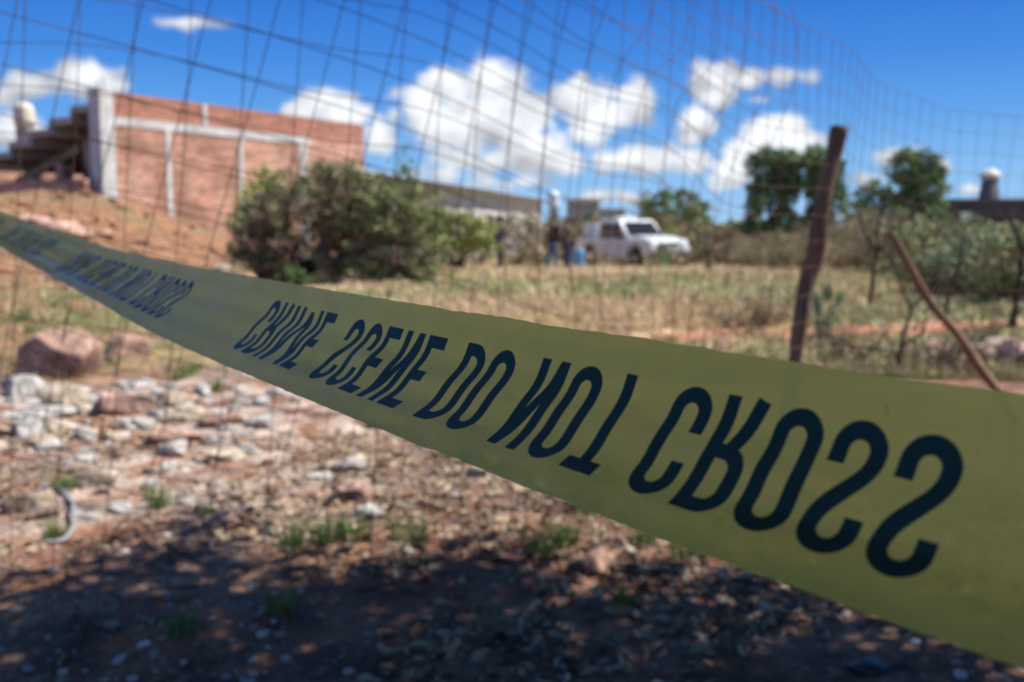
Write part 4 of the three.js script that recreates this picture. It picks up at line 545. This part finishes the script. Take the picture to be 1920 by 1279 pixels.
[ // the single rocks: column, distance, half width in metres, height factor, material, turn, label
  [108, 7.5, 0.36, 0.72, 'boulder', 0.3, 'large reddish boulder on the left under the tape', 'boulder'], [228, 8.3, 0.27, 0.66, 'boulder', 1.4, 'smaller reddish boulder right of the large boulder', 'boulder'],
  [448, 16.5, 0.48, 0.62, 'orange', 0.2, 'pale orange block of stone beside the brown bush', 'stone block'], [500, 15.6, 0.14, 0.7, 'white', 0.5, 'white stone at the foot of the orange block', 'stone'],
  [120, 21.5, 0.75, 0.42, 'pink', 0.4, 'heap of pink broken stone on the earth bank', 'stone heap'], [70, 22.5, 0.5, 0.4, 'pink', 1.2, 'pink stone left on the earth bank', 'stone'], [205, 23.5, 0.42, 0.5, 'orange', 0.9, 'orange stone on top of the earth bank', 'stone'], [165, 20.5, 0.4, 0.4, 'pink', 2.0, 'pink stone low on the earth bank', 'stone'], [345, 22, 0.22, 0.8, 'grey', 0, 'small grey stone below the brick wall', 'stone'], [420, 22, 0.34, 0.8, 'cream', 0.8, 'cream stone against the end of the brown bush', 'stone'],
  [664, 3.86, 0.09, 0.75, 'pink', 0.2, 'pink stone lying alone in the dark soil', 'stone'], [652, 4.45, 0.085, 0.5, 'white', 0.9, 'pale block behind the pink stone', 'stone'], [612, 4.5, 0.07, 0.25, 'cream', 0.1, 'flat pale slab left of the pale block', 'stone'], [585, 4.3, 0.06, 0.3, 'tan', 0.3, 'thin tan slab below the pale block', 'stone'],
  [150, 4.1, 0.13, 0.36, 'cream', 0.15, 'long cream stone in front of the rubble', 'stone'], [38, 3.75, 0.12, 0.55, 'tan', 0.2, 'tan rock inside the hose curve', 'rock'], [60, 3.62, 0.09, 0.5, 'tan', 1.0, 'tan rock below the tan rock in the hose curve', 'rock'], [268, 4.0, 0.055, 0.6, 'white', 0.3, 'small white stone above the green tuft', 'stone'],
  [245, 6.9, 0.16, 0.22, 'white', 0.1, 'flat white slab in front of the boulders', 'stone slab'], [60, 5.75, 0.22, 0.18, 'white', 0.15, 'long white broken slab in the rubble', 'stone slab'], [115, 6.0, 0.19, 0.7, 'cream', 0.4, 'cream chunk in the middle of the rubble', 'stone'], [215, 5.9, 0.25, 0.42, 'pink', 2.6, 'pinkish stone at the right of the rubble', 'stone'], [30, 6.5, 0.17, 0.6, 'white', 0.7, 'white mortar lump at the left edge', 'rubble'], [35, 5.2, 0.13, 0.5, 'white', 1.7, 'white mortar lump low at the left edge', 'rubble'], [335, 5.75, 0.14, 0.45, 'cream', 0.6, 'cream stone right of the rubble', 'stone'], [400, 5.6, 0.13, 0.4, 'pink', 0.3, 'pink flat stone right of the rubble', 'stone'], [475, 5.6, 0.08, 0.5, 'white', 0.2, 'small white block below the tape', 'stone'],
  [775, 4.75, 0.085, 0.22, 'tan', 2.7, 'thin tan slab tilted in the dark soil', 'stone'], [890, 4.6, 0.05, 0.4, 'white', 0.4, 'white chip touching the tape edge', 'stone'], [1115, 3.1, 0.085, 0.6, 'boulder', 0.6, 'brown stone in the shade among grass', 'stone'], [690, 3.62, 0.07, 0.6, 'white', 0.6, 'white stone in the litter below the pink stone', 'stone'], [735, 3.38, 0.03, 0.7, 'orange', 0.6, 'small orange stone beside the thin grass tuft', 'stone'],
  [1850, 8.2, 0.2, 0.6, 'pink', 0.5, 'pink stone at the foot of the leaning stick', 'stone'], [1905, 8.0, 0.24, 0.7, 'pink', 1.5, 'pink stone at the right edge above the tape', 'stone'], [1800, 8.6, 0.18, 0.5, 'cream', 0.2, 'cream stone left of the pink stones', 'stone'], [1880, 8.6, 0.2, 0.6, 'cream', 2.2, 'cream stone behind the pink stones', 'stone'], [1760, 8.9, 0.16, 0.5, 'pink', 0.8, 'small pink stone near the forked sapling', 'stone'],
].forEach(([px, D, r, hf, mat, turn, label, cat], k) => {
  const p = onGround(px, D), m = mesh(cat === 'boulder' ? 'boulder' : cat.replace(/ /g, '_'), stoneGeo(900 + k, r > 0.2 ? 6 : 4, r, r * hf, r * 0.8, 13, 0.06), SM[mat]); m.position.copy(p).add(V(0, r * hf * 0.38, 0)); m.rotation.y = turn; meta(m, label, cat);
});
// rubble that can still be told apart, each piece a thing; alike pieces share a label and a group
{
  seed(1234); let made = 0;
  const zones = [ // count, x range, distance range, size range, materials, label, group
    [95, [-3.0, -1.3], [4.5, 6.9], [0.028, 0.10], ['white', 'white', 'cream', 'grey', 'pink', 'white'], '# broken mortar piece in the rubble patch on the left', 'mortar pieces of the rubble patch'],
    [45, [-3.3, -2.0], [4.9, 6.9], [0.04, 0.12], ['white', 'white', 'white', 'grey'], '# lump in the debris at the left edge', 'white debris at the left edge'],
    [70, [-1.7, 0.3], [3.5, 5.4], [0.018, 0.085], ['cream', 'tan', 'white', 'pink', 'tan'], '# stone scattered on the sunny soil behind the shade', 'small stones on the sunny soil'],
    [34, [-2.7, 0.1], [3.9, 6.6], [0.08, 0.19], ['cream', 'white', 'pink', 'white', 'tan', 'cream'], '# flat broken slab half buried among the rubble', 'flat slabs in the rubble'],
    [24, [-2.6, -0.6], [4.2, 6.6], [0.025, 0.06], ['brickred', 'brickred', 'orange'], '# broken brick bit among the pale rubble', 'brick bits in the rubble'],
    [40, [-1.4, 1.6], [2.35, 3.5], [0.012, 0.03], ['tan', 'cream', 'grey', 'dark', 'boulder'], '# stone lying in the dappled shade at the front', 'small stones in the shade'],
    [30, [2.9, 4.4], [7.6, 9.2], [0.04, 0.11], ['pink', 'cream', 'white', 'tan'], '# broken stone in the heap at the right edge', 'stones of the right hand heap'],
    [30, [-13, -6.5], [17, 26], [0.08, 0.22], ['orange', 'pink', 'tan'], '# clod or stone on the earth bank', 'clods on the earth bank']];
  for (const [n, xr, dr, sr, mats, label, group] of zones) for (let k = 0; k < n; k++) {
    const x = rr(...xr), D = rr(...dr), r = mix(sr[0], sr[1], rnd() ** 2.2), kind = mats[Math.floor(rnd() * mats.length)], m = mesh('rubble_stone', stoneGeos[group === 'flat slabs in the rubble' ? [1, 3, 6][Math.floor(rnd() * 3)] : Math.floor(rnd() * 7)], SM[kind]);
    m.scale.setScalar(r); m.rotation.set(gauss() * 0.25, rr(0, 6.28), gauss() * 0.25); m.position.set(x, groundAt(x, -D) + r * 0.06, -D); meta(m, label.replace('#', (r > mix(sr[0], sr[1], 0.35) ? 'larger ' : 'small ') + ({ brickred: 'red', boulder: 'reddish' }[kind] ?? kind)), 'stone', group); made++;
  }
}
// gravel, chips and leaf litter nobody could count
{
  seed(2222);
  const chip = (() => { const g0 = new THREE.IcosahedronGeometry(1, 0); g0.deleteAttribute('uv'); g0.deleteAttribute('normal'); const g = mergeVertices(g0), p = g.attributes.position; for (let i = 0; i < p.count; i++) p.setXYZ(i, p.getX(i) * rr(0.7, 1.2), p.getY(i) * rr(0.35, 0.6), p.getZ(i) * rr(0.6, 1.1)); const f = g.toNonIndexed(); f.computeVertexNormals(); return f; })();
  const N = 7000, m = new THREE.InstancedMesh(chip, std(1, 1, 1, 0.92), N), M = new THREE.Matrix4(), q = new THREE.Quaternion(), C = new THREE.Color(), e = new THREE.Euler(); m.name = 'gravel'; m.castShadow = m.receiveShadow = true;
  const pal = [[.52, .48, .44], [.42, .33, .25], [.36, .25, .18], [.30, .16, .11], [.22, .15, .11], [.48, .40, .31], [.26, .24, .23], [.60, .57, .54]];
  for (let i = 0; i < N; i++) {
    let x, D; do { D = mix(2.2, 9.5, rnd() ** 1.4); x = rr(-0.62, 0.62) * D; } while (fbm(x * 1.1 + 4, D * 1.1, 0, 3) + (Math.hypot((x + 1.6) * 0.7, (D - 5) * 0.6) < 1.5 ? 0.2 : 0) < 0.42 + 0.16 * rnd());
    const s = mix(0.003, 0.021, rnd() ** 4.5), pale = Math.hypot((x + 2.0) * 0.7, (D - 5.3) * 0.6) < 1.3, p = pal[Math.floor(rnd() * (pale ? 8 : 7) * 0.999)], v = rr(0.75, 1.2);
    e.set(gauss() * 0.4, rr(0, 6.28), gauss() * 0.4); q.setFromEuler(e); M.compose(V(x, groundAt(x, -D) + s * 0.12, -D), q, V(s * rr(0.8, 1.5), s, s)); m.setMatrixAt(i, M); m.setColorAt(i, C.setRGB(p[0] * v, p[1] * v, p[2] * v));
  }
  scene.add(m); m.userData = { kind: 'stuff', label: 'gravel and chips strewn over the foreground soil', category: 'gravel' };
  const clods = new THREE.InstancedMesh(chip, std(1, 1, 1, 0.95), 900); clods.name = 'earth_clods'; clods.castShadow = clods.receiveShadow = true;
  for (let i = 0; i < 900; i++) { let x, D; do { D = rr(15, 30); x = rr(-16, -6.3); } while (bank(x, D) < 0.15); const s = mix(0.03, 0.2, rnd() ** 3), v = rr(0.7, 1.25); e.set(gauss() * 0.4, rr(0, 6.28), gauss() * 0.4); q.setFromEuler(e); M.compose(V(x, groundAt(x, -D) + s * 0.1, -D), q, V(s * rr(0.8, 1.5), s, s)); clods.setMatrixAt(i, M); clods.setColorAt(i, C.setRGB(0.30 * v, 0.155 * v, 0.085 * v)); }
  scene.add(clods); clods.userData = { kind: 'stuff', label: 'clods of dug earth over the bank', category: 'earth clods' };
  const lf = new Shape3(); lf.leaf(V(0, 0, 0), V(1, 0.1, 0), V(0, 0.1, 0.36), [1, 1, 1]); lf.leaf(V(0.2, 0.12, 0.1), V(0.8, -0.2, 0.2), V(-0.05, 0.14, 0.3), [0.85, 0.82, 0.8]);
  const N2 = 12500, m2 = new THREE.InstancedMesh(lf.done(), vcol(0.85), N2); m2.name = 'leaf_litter'; m2.castShadow = m2.receiveShadow = true;
  const pal2 = [[.40, .29, .18], [.30, .20, .12], [.48, .38, .25], [.22, .13, .08], [.36, .30, .22], [.16, .10, .07]];
  for (let i = 0; i < N2; i++) {
    let x, D; do { D = mix(2.3, 5.6, rnd()); x = rr(-0.6, 0.6) * D; } while (fbm(x * 1.4 + 14, D * 1.4, 0, 3) + sstep(1.5, 0.4, Math.hypot((x - 0.15) * 0.6, (D - 3.75))) * 0.3 < 0.42 + 0.25 * rnd());
    const s = mix(0.007, 0.036, rnd() ** 2); e.set(gauss() * 0.5, rr(0, 6.28), gauss() * 0.5); q.setFromEuler(e); M.compose(V(x, groundAt(x, -D) + 0.006 + rr(0, 0.012), -D), q, V(s, s, s)); m2.setMatrixAt(i, M); const p = pal2[Math.floor(rnd() * 6)], v = rr(0.75, 1.25); m2.setColorAt(i, C.setRGB(p[0] * v, p[1] * v, p[2] * v));
  }
  scene.add(m2); m2.userData = { kind: 'stuff', label: 'dry fallen leaves and bark bits over the soil', category: 'leaf litter' };
  for (let k = 0; k < 46; k++) { const D = rr(2.5, 5.2), x = rr(-0.5, 0.45) * D, a = rr(0, 3.14), L = rr(0.05, 0.2), s = new Shape3(), c = [rr(.12, .3), 0, 0]; c[1] = c[0] * 0.72; c[2] = c[0] * 0.52; const A = V(-Math.cos(a) * L, 0, -Math.sin(a) * L), B = V(Math.cos(a) * L, 0.01, Math.sin(a) * L); s.tube(limb(A, B, 4, L * 0.06), taper(4, rr(0.003, 0.006), 0.002), c, 5); const t = mesh('fallen_twig', s.done(), twigMat); t.position.set(x, groundAt(x, -D) + 0.012, -D); meta(t, 'dry twig lying on the foreground soil', 'twig', 'twigs on the foreground soil'); }
}
{ // the grey hose end curving round the tan rocks
  const pts = [[60, 3.32], [90, 3.34], [112, 3.45], [117, 3.62], [112, 3.8], [95, 3.98], [60, 4.02]].map(([px, D], k) => { const p = onGround(px, D); p.y += 0.014 + (k === 3 ? 0.02 : 0); return p; });
  meta(mesh('hose', new THREE.TubeGeometry(new THREE.CatmullRomCurve3(pts), 60, 0.0075, 10), std(0.27, 0.28, 0.31, 0.6)), 'grey hose end curving round the tan rocks at the left', 'hose');
}
{ // a scrap of green plastic lying at the shade edge
  const p = onGround(497, 3.42), g = new THREE.PlaneGeometry(0.06, 0.03, 10, 6), a = g.attributes.position; seed(5); for (let i = 0; i < a.count; i++) a.setZ(i, (fbm(a.getX(i) * 30, a.getY(i) * 30, 0, 2) - 0.4) * 0.06); g.computeVertexNormals(); g.rotateX(-1.2); const m = mesh('plastic_scrap', g, std(0.008, 0.045, 0.033, 0.5)); m.position.copy(p).add(V(0, 0.012, 0)); meta(m, 'crumpled dark green plastic scrap at the shade edge', 'plastic scrap');
}
{ // black rubbish bag bits in the dark soil
  const p = onGround(1880, 2.33); const m = mesh('black_scrap', stoneGeo(990, 4, 0.05, 0.02, 0.04, 3, 0.5), std(0.02, 0.022, 0.03, 0.35)); m.position.copy(onGround(1655, 2.42)).add(V(0, 0.01, 0)); meta(m, 'small black scrap on the soil under the tape', 'scrap');
}

// ---------------------------------------------------------------- the pickup truck
{
  const p = onGround(1180, 39);
  const t = thing('pickup_truck', 'white double cab pickup truck parked in the field', 'pickup truck', [p.x, p.y, p.z], -1.08);   // nose along local +x
  const white = std(0.70, 0.71, 0.73, 0.3, { metalness: 0.0 }), glass = std(0.015, 0.018, 0.022, 0.06), black = std(0.02, 0.02, 0.022, 0.7), chrome = std(0.55, 0.56, 0.58, 0.25, { metalness: 0.9 }), rubber = std(0.018, 0.018, 0.018, 0.9), grey = std(0.09, 0.09, 0.1, 0.6);
  const hw = 0.9, ex = (pts, w, bevel = 0.04) => { const s = new THREE.Shape(); pts.forEach(([x, y], k) => k ? s.lineTo(x, y) : s.moveTo(x, y)); s.closePath(); return new THREE.ExtrudeGeometry(s, { depth: w - 2 * bevel, bevelEnabled: true, bevelSize: bevel, bevelThickness: bevel, bevelSegments: 3, curveSegments: 8 }).translate(0, 0, -w / 2 + bevel); };
  const arch = (cx, r) => { const o = []; for (let k = 0; k <= 10; k++) { const a = Math.PI - k / 10 * Math.PI; o.push([cx + Math.cos(a) * r, 0.42 + Math.sin(a) * r]); } return o; };
  const body = mesh('body', ex([[-2.52, 0.5], [-2.5, 0.46], ...arch(-1.55, 0.46), [-1.05, 0.4], [1.05, 0.4], ...arch(1.6, 0.46), [2.1, 0.42], [2.5, 0.46], [2.52, 0.72], [2.44, 0.98], [2.3, 1.05], [1.05, 1.12], [0.95, 1.06], [-2.5, 1.04]], hw * 2, 0.05), white, t);
  mesh('bonnet', ex([[1.02, 1.09], [2.34, 1.02], [2.3, 1.1], [1.75, 1.17], [1.05, 1.2]], 1.5, 0.04), white, body);
  mesh('cab', ex([[-0.98, 1.02], [1.12, 1.06], [0.95, 1.2], [0.42, 1.72], [0.28, 1.79], [-0.82, 1.8], [-0.92, 1.74]], 1.64, 0.05), white, t);
  const wind = new THREE.BufferGeometry(); wind.setAttribute('position', new THREE.Float32BufferAttribute([1.06, 1.215, 0.74, 1.06, 1.215, -0.74, 0.515, 1.75, -0.68, 0.515, 1.75, 0.68], 3)); wind.setIndex([0, 1, 2, 0, 2, 3]); wind.computeVertexNormals(); mesh('windscreen', wind, glass, t);
  for (const s of [1, -1]) {
    mesh('side_window', ex([[0.02, 1.14], [0.82, 1.14], [0.36, 1.66], [0.02, 1.68]], 0.02, 0.004).translate(0, 0, s * 0.828), glass, t);
    mesh('side_window', ex([[-0.86, 1.14], [-0.07, 1.14], [-0.07, 1.68], [-0.8, 1.68]], 0.02, 0.004).translate(0, 0, s * 0.828), glass, t);
    for (const x of [0.98, -0.03]) { const d = mesh('door', rbox(x > 0.5 ? 0.98 : 0.9, 0.62, 0.03, 0.012, x - 0.48, 0.77, s * 0.905), white, t); mesh('handle', rbox(0.16, 0.03, 0.03, 0.01, x - 0.85, 0.96, s * 0.93), grey, d); }
    mesh('mirror', rbox(0.1, 0.16, 0.2, 0.03, 0.78, 1.24, s * 1.0), black, t);
    mesh('headlight', rbox(0.12, 0.17, 0.36, 0.04, 2.46, 0.88, s * 0.68), std(0.7, 0.72, 0.75, 0.1), t);
    mesh('tail_light', rbox(0.06, 0.3, 0.12, 0.02, -2.52, 0.86, s * 0.82), std(0.4, 0.02, 0.02, 0.2), t);
    for (const x of [-1.55, 1.6]) { const w = thing('tmp', '', ''); scene.remove(w); w.name = 'wheel'; w.userData = {}; w.position.set(x, 0.37, s * 0.8); t.add(w); mesh('tyre', new THREE.TorusGeometry(0.26, 0.115, 14, 32), rubber, w); mesh('rim', new THREE.CylinderGeometry(0.2, 0.2, 0.16, 20).rotateX(Math.PI / 2), chrome, w); }
    mesh('side_step', rbox(1.9, 0.05, 0.14, 0.02, -0.05, 0.33, s * 0.93), black, t);
  }
  mesh('number_plate', rbox(0.02, 0.11, 0.34, 0.006, 2.635, 0.55, 0), std(0.7, 0.7, 0.68, 0.5), t);
  for (const sd of [1, -1]) for (const x of [-1.5, 1.58]) mesh('wheel_arch', new THREE.TorusGeometry(0.47, 0.035, 8, 20, Math.PI).translate(x, 0.42, sd * 0.89), black, t);
  mesh('tailgate', rbox(0.04, 0.5, 1.6, 0.015, -2.535, 0.78, 0), white, t);
  mesh('grille', rbox(0.08, 0.26, 0.92, 0.03, 2.5, 0.85, 0), black, t);
  mesh('front_bumper', rbox(0.22, 0.2, 1.76, 0.05, 2.52, 0.56, 0), grey, t);
  mesh('rear_bumper', rbox(0.18, 0.16, 1.66, 0.04, -2.56, 0.55, 0), chrome, t);
  mesh('cargo_box', rbox(1.0, 0.62, 1.2, 0.04, -1.95, 1.36, 0), std(0.66, 0.7, 0.8, 0.6), t).userData.label = 'pale blue and white load standing in the cargo bed';
  mesh('roll_bar', new THREE.TubeGeometry(new THREE.CatmullRomCurve3([V(-1.1, 1.0, -0.75), V(-1.12, 1.5, -0.72), V(-1.14, 1.64, -0.4), V(-1.14, 1.64, 0.4), V(-1.12, 1.5, 0.72), V(-1.1, 1.0, 0.75)]), 40, 0.035, 8), std(0.72, 0.73, 0.75, 0.3), t);
  mesh('roof_light_bar', rbox(0.22, 0.1, 1.0, 0.03, -0.3, 1.895, 0), std(0.6, 0.64, 0.7, 0.25), t);
  mesh('underbody', box(4.4, 0.16, 1.3, 0, 0.42, 0), black, t);
}
{ // blue barrel beside the truck
  const p = onGround(1083, 37); const g = thing('plastic_barrel', 'light blue plastic barrel left of the pickup truck', 'barrel', p.toArray()); g.scale.setScalar(0.78);
  mesh('drum', new THREE.LatheGeometry([[0, 0], [0.3, 0], [0.32, 0.03], [0.33, 0.22], [0.345, 0.25], [0.345, 0.29], [0.33, 0.32], [0.33, 0.58], [0.345, 0.61], [0.345, 0.65], [0.33, 0.68], [0.32, 0.86], [0.28, 0.9], [0, 0.9]].map(([x, y]) => new THREE.Vector2(x, y)), 28), std(0.10, 0.32, 0.58, 0.4), g);
  mesh('lid', new THREE.CylinderGeometry(0.3, 0.3, 0.04, 28).translate(0, 0.922, 0), std(0.5, 0.58, 0.66, 0.5), g);
}

// ---------------------------------------------------------------- people
function mcMesh(sdf, cx, cy, cz, half, res, max) {                  // mesh the zero set of a distance field in a cube
  const mc = new MarchingCubes(res, new THREE.MeshStandardMaterial(), false, false, max); mc.isolation = 0;
  const h = res / 2; for (let z = 0; z < res; z++) for (let y = 0; y < res; y++) for (let x = 0; x < res; x++) mc.field[x + y * res + z * res * res] = -sdf(cx + (x - h) / h * half, cy + (y - h) / h * half, cz + (z - h) / h * half);
  mc.update(); const n = mc.count, p = new Float32Array(mc.positionArray.slice(0, n * 3)), q = new Float32Array(mc.normalArray.slice(0, n * 3));
  for (let i = 0; i < n; i++) { p[i * 3] = p[i * 3] * half + cx; p[i * 3 + 1] = p[i * 3 + 1] * half + cy; p[i * 3 + 2] = p[i * 3 + 2] * half + cz; }
  const g = new THREE.BufferGeometry(); g.setAttribute('position', new THREE.BufferAttribute(p, 3)); g.setAttribute('normal', new THREE.BufferAttribute(q, 3)); return g;
}
function cap(x, y, z, b) { const [ax, ay, az, bx, by, bz, r0, r1] = b, dx = bx - ax, dy = by - ay, dz = bz - az, t = clamp(((x - ax) * dx + (y - ay) * dy + (z - az) * dz) / (dx * dx + dy * dy + dz * dz)); return Math.hypot(x - ax - dx * t, y - ay - dy * t, z - az - dz * t) - mix(r0, r1, t); }
const smin = (a, b, k) => { const h = clamp(0.5 + 0.5 * (b - a) / k); return mix(b, a, h) - k * h * (1 - h); };
const headGeo = mcMesh((x, y, z) => {
  let d = Math.hypot(x / 0.074, (y - 0.025) / 0.1, (z + 0.008) / 0.092) * 0.08 - 0.08;
  for (const b of [[0, -0.045, 0.03, 0, -0.085, 0.055, 0.055, 0.035], [0, 0.01, 0.085, 0, -0.028, 0.107, 0.009, 0.014], [-0.074, 0.01, -0.01, -0.08, -0.03, -0.006, 0.014, 0.009], [0.074, 0.01, -0.01, 0.08, -0.03, -0.006, 0.014, 0.009], [-0.02, -0.062, 0.082, 0.02, -0.062, 0.082, 0.009, 0.009], [-0.045, 0.026, 0.07, 0.045, 0.026, 0.07, 0.016, 0.016]]) d = smin(d, cap(x, y, z, b), 0.018);
  d = smin(d, cap(x, y, z, [0, -0.06, -0.02, 0, -0.17, -0.03, 0.05, 0.055]), 0.03); return d;
}, 0, -0.02, 0, 0.19, 56, 40000);
const handGeo = mcMesh((x, y, z) => {                               // hanging right hand, palm towards -x, fingers down, thumb forward
  let d = cap(x, y, z, [0, 0.02, 0, 0, -0.04, 0.002, 0.027, 0.03]); d = smin(d, cap(x, y, z, [0, -0.05, -0.025, 0, -0.05, 0.028, 0.016, 0.016]), 0.02);
  for (const [fz, l] of [[0.03, 0.07], [0.01, 0.078], [-0.011, 0.072], [-0.03, 0.056]]) { const k = l * 0.5; d = smin(d, cap(x, y, z, [0, -0.06, fz, -0.008, -0.06 - k, fz * 1.05, 0.009, 0.0085]), 0.006); d = Math.min(d, cap(x, y, z, [-0.008, -0.06 - k, fz * 1.05, -0.026, -0.06 - l, fz * 1.05, 0.0085, 0.007])); }
  d = smin(d, cap(x, y, z, [0, -0.012, 0.025, -0.012, -0.045, 0.05, 0.012, 0.0105]), 0.012); d = smin(d, cap(x, y, z, [-0.012, -0.045, 0.05, -0.02, -0.07, 0.054, 0.0105, 0.008]), 0.006); return d;
}, -0.005, -0.05, 0.005, 0.1, 50, 40000);
function person(px, D, turn, label, col, pose) {
  const P = { ...{ elbowL: [0.25, 1.12, -0.02], wristL: [0.26, 0.88, 0.08], elbowR: [-0.25, 1.12, -0.02], wristR: [-0.26, 0.88, 0.08], kneeL: [0.11, 0.5, 0.03], ankL: [0.12, 0.09, 0], kneeR: [-0.11, 0.5, 0.03], ankR: [-0.13, 0.09, 0.05] }, ...pose };
  const shL = [0.185, 1.42, 0], shR = [-0.185, 1.42, 0], hipL = [0.09, 0.92, 0], hipR = [-0.09, 0.92, 0];
  const bones = [ // [part, capsule]
    ['top', [...[0, 1.0, 0], ...[0, 1.3, 0.01], 0.135, 0.15]], ['top', [-0.13, 1.36, 0, 0.13, 1.36, 0, 0.085, 0.085]], ['top', [-0.1, 1.0, 0, 0.1, 1.0, 0, 0.1, 0.1]], ['skin', [0, 1.42, -0.01, 0, 1.54, 0.01, 0.056, 0.052]],
    ['top', [...shL, ...P.elbowL, 0.062, 0.047]], ['top', [...P.elbowL, ...P.wristL, 0.046, 0.034]], ['top', [...shR, ...P.elbowR, 0.062, 0.047]], ['top', [...P.elbowR, ...P.wristR, 0.046, 0.034]],
    ['legs', [...hipL, ...P.kneeL, 0.1, 0.066]], ['legs', [...P.kneeL, ...P.ankL, 0.064, 0.047]], ['legs', [...hipR, ...P.kneeR, 0.1, 0.066]], ['legs', [...P.kneeR, ...P.ankR, 0.064, 0.047]], ['legs', [-0.08, 0.93, 0, 0.08, 0.93, 0, 0.11, 0.11]],
    ['shoe', [P.ankL[0], 0.05, P.ankL[2] - 0.04, P.ankL[0] + 0.02, 0.035, P.ankL[2] + 0.15, 0.05, 0.038]], ['shoe', [P.ankR[0], 0.05, P.ankR[2] - 0.04, P.ankR[0] - 0.02, 0.035, P.ankR[2] + 0.15, 0.05, 0.038]]];
  const g = mcMesh((x, y, z) => { if (Math.abs(x) > 0.5 || Math.abs(z) > 0.45) return 0.2; let d = 9; for (const [, b] of bones) d = smin(d, cap(x, y, z, b), 0.035); return d; }, 0, 0.83, 0, 0.88, 92, 90000);
  const tint = (geo, f) => { const p = geo.attributes.position, c = new Float32Array(p.count * 3); for (let i = 0; i < p.count; i++) c.set(f(p.getX(i), p.getY(i), p.getZ(i)), i * 3); geo.setAttribute('color', new THREE.BufferAttribute(c, 3)); return geo; };
  const all = [tint(g, (x, y, z) => { let best = 9, k = 'top'; for (const [n, b] of bones) { const d = cap(x, y, z, b); if (d < best) { best = d; k = n; } } return col[k]; })];
  all.push(tint(headGeo.clone().translate(0, 1.64, 0.02), (x, y, z) => { const yy = y - 1.64, zz = z - 0.02; return zz > 0.07 && Math.abs(yy - 0.005) < 0.009 && Math.abs(Math.abs(x) - 0.032) < 0.013 ? [0.03, 0.02, 0.02] : zz > 0.075 && Math.abs(yy + 0.062) < 0.005 && Math.abs(x) < 0.024 ? [0.25, 0.09, 0.08] : col.skin; }));
  for (const [e, w, s] of [[P.elbowR, P.wristR, 1], [P.elbowL, P.wristL, -1]]) { const h = handGeo.clone(); if (s < 0) { h.scale(-1, 1, 1); const p = h.attributes.position.array, n = h.attributes.normal.array; for (let i = 0; i < p.length; i += 9) for (let k = 0; k < 3; k++) { let t = p[i + k]; p[i + k] = p[i + 3 + k]; p[i + 3 + k] = t; t = n[i + k]; n[i + k] = n[i + 3 + k]; n[i + 3 + k] = t; } } const d = V(w[0] - e[0], w[1] - e[1], w[2] - e[2]).normalize(); h.applyQuaternion(new THREE.Quaternion().setFromUnitVectors(V(0, -1, 0), d)); h.translate(w[0] + d.x * 0.02, w[1] + d.y * 0.02, w[2] + d.z * 0.02); all.push(tint(h, () => col.skin)); }
  const o = onGround(px, D), t = thing('person', label, 'person', o.toArray(), turn); t.scale.setScalar(1.04);
  mesh('body', mergeGeometries(all), vcol(0.85), t);
  const hair = new THREE.SphereGeometry(0.1, 24, 12, 0, 6.2832, 0, 1.75).scale(0.84, 1.04, 1.0); hair.rotateX(-0.35); hair.translate(0, 1.672, 0.004); mesh(col.capped ? 'cap' : 'hair', hair, std(...col.hair, 0.8), t);
  if (col.capped) mesh('brim', new THREE.CylinderGeometry(0.085, 0.085, 0.012, 20, 1, false, -1.2, 2.4).translate(0, 1.7, 0.06), std(...col.hair, 0.8), t);
}
const skin = [0.36, 0.2, 0.13];
person(937, 32.5, 1.2, 'person in a navy jacket and dark trousers standing left of the pickup', { top: [0.012, 0.016, 0.05], legs: [0.02, 0.02, 0.026], shoe: [0.012, 0.012, 0.012], skin, hair: [0.012, 0.012, 0.02], capped: true }, { elbowL: [0.24, 1.14, 0.06], wristL: [0.12, 1.1, 0.26] });
person(1038, 33.5, -0.9, 'person in a dark top and blue jeans near the barrel', { top: [0.03, 0.02, 0.022], legs: [0.05, 0.09, 0.22], shoe: [0.02, 0.02, 0.02], skin, hair: [0.015, 0.012, 0.012] }, { kneeR: [-0.12, 0.5, 0.1], ankR: [-0.14, 0.09, 0.14] });
person(1063, 34.5, -2.2, 'person in dark blue clothes turned away beside the barrel', { top: [0.04, 0.03, 0.03], legs: [0.025, 0.035, 0.1], shoe: [0.02, 0.02, 0.02], skin, hair: [0.015, 0.012, 0.012] }, { elbowR: [-0.24, 1.14, 0.06], wristR: [-0.1, 1.12, 0.27] });

const renderer = new THREE.WebGLRenderer({ antialias: true });
renderer.setSize(1024, 682);
renderer.toneMapping = THREE.LinearToneMapping;
renderer.toneMappingExposure = EXPOSURE;
renderer.shadowMap.enabled = true;
renderer.render(scene, camera);
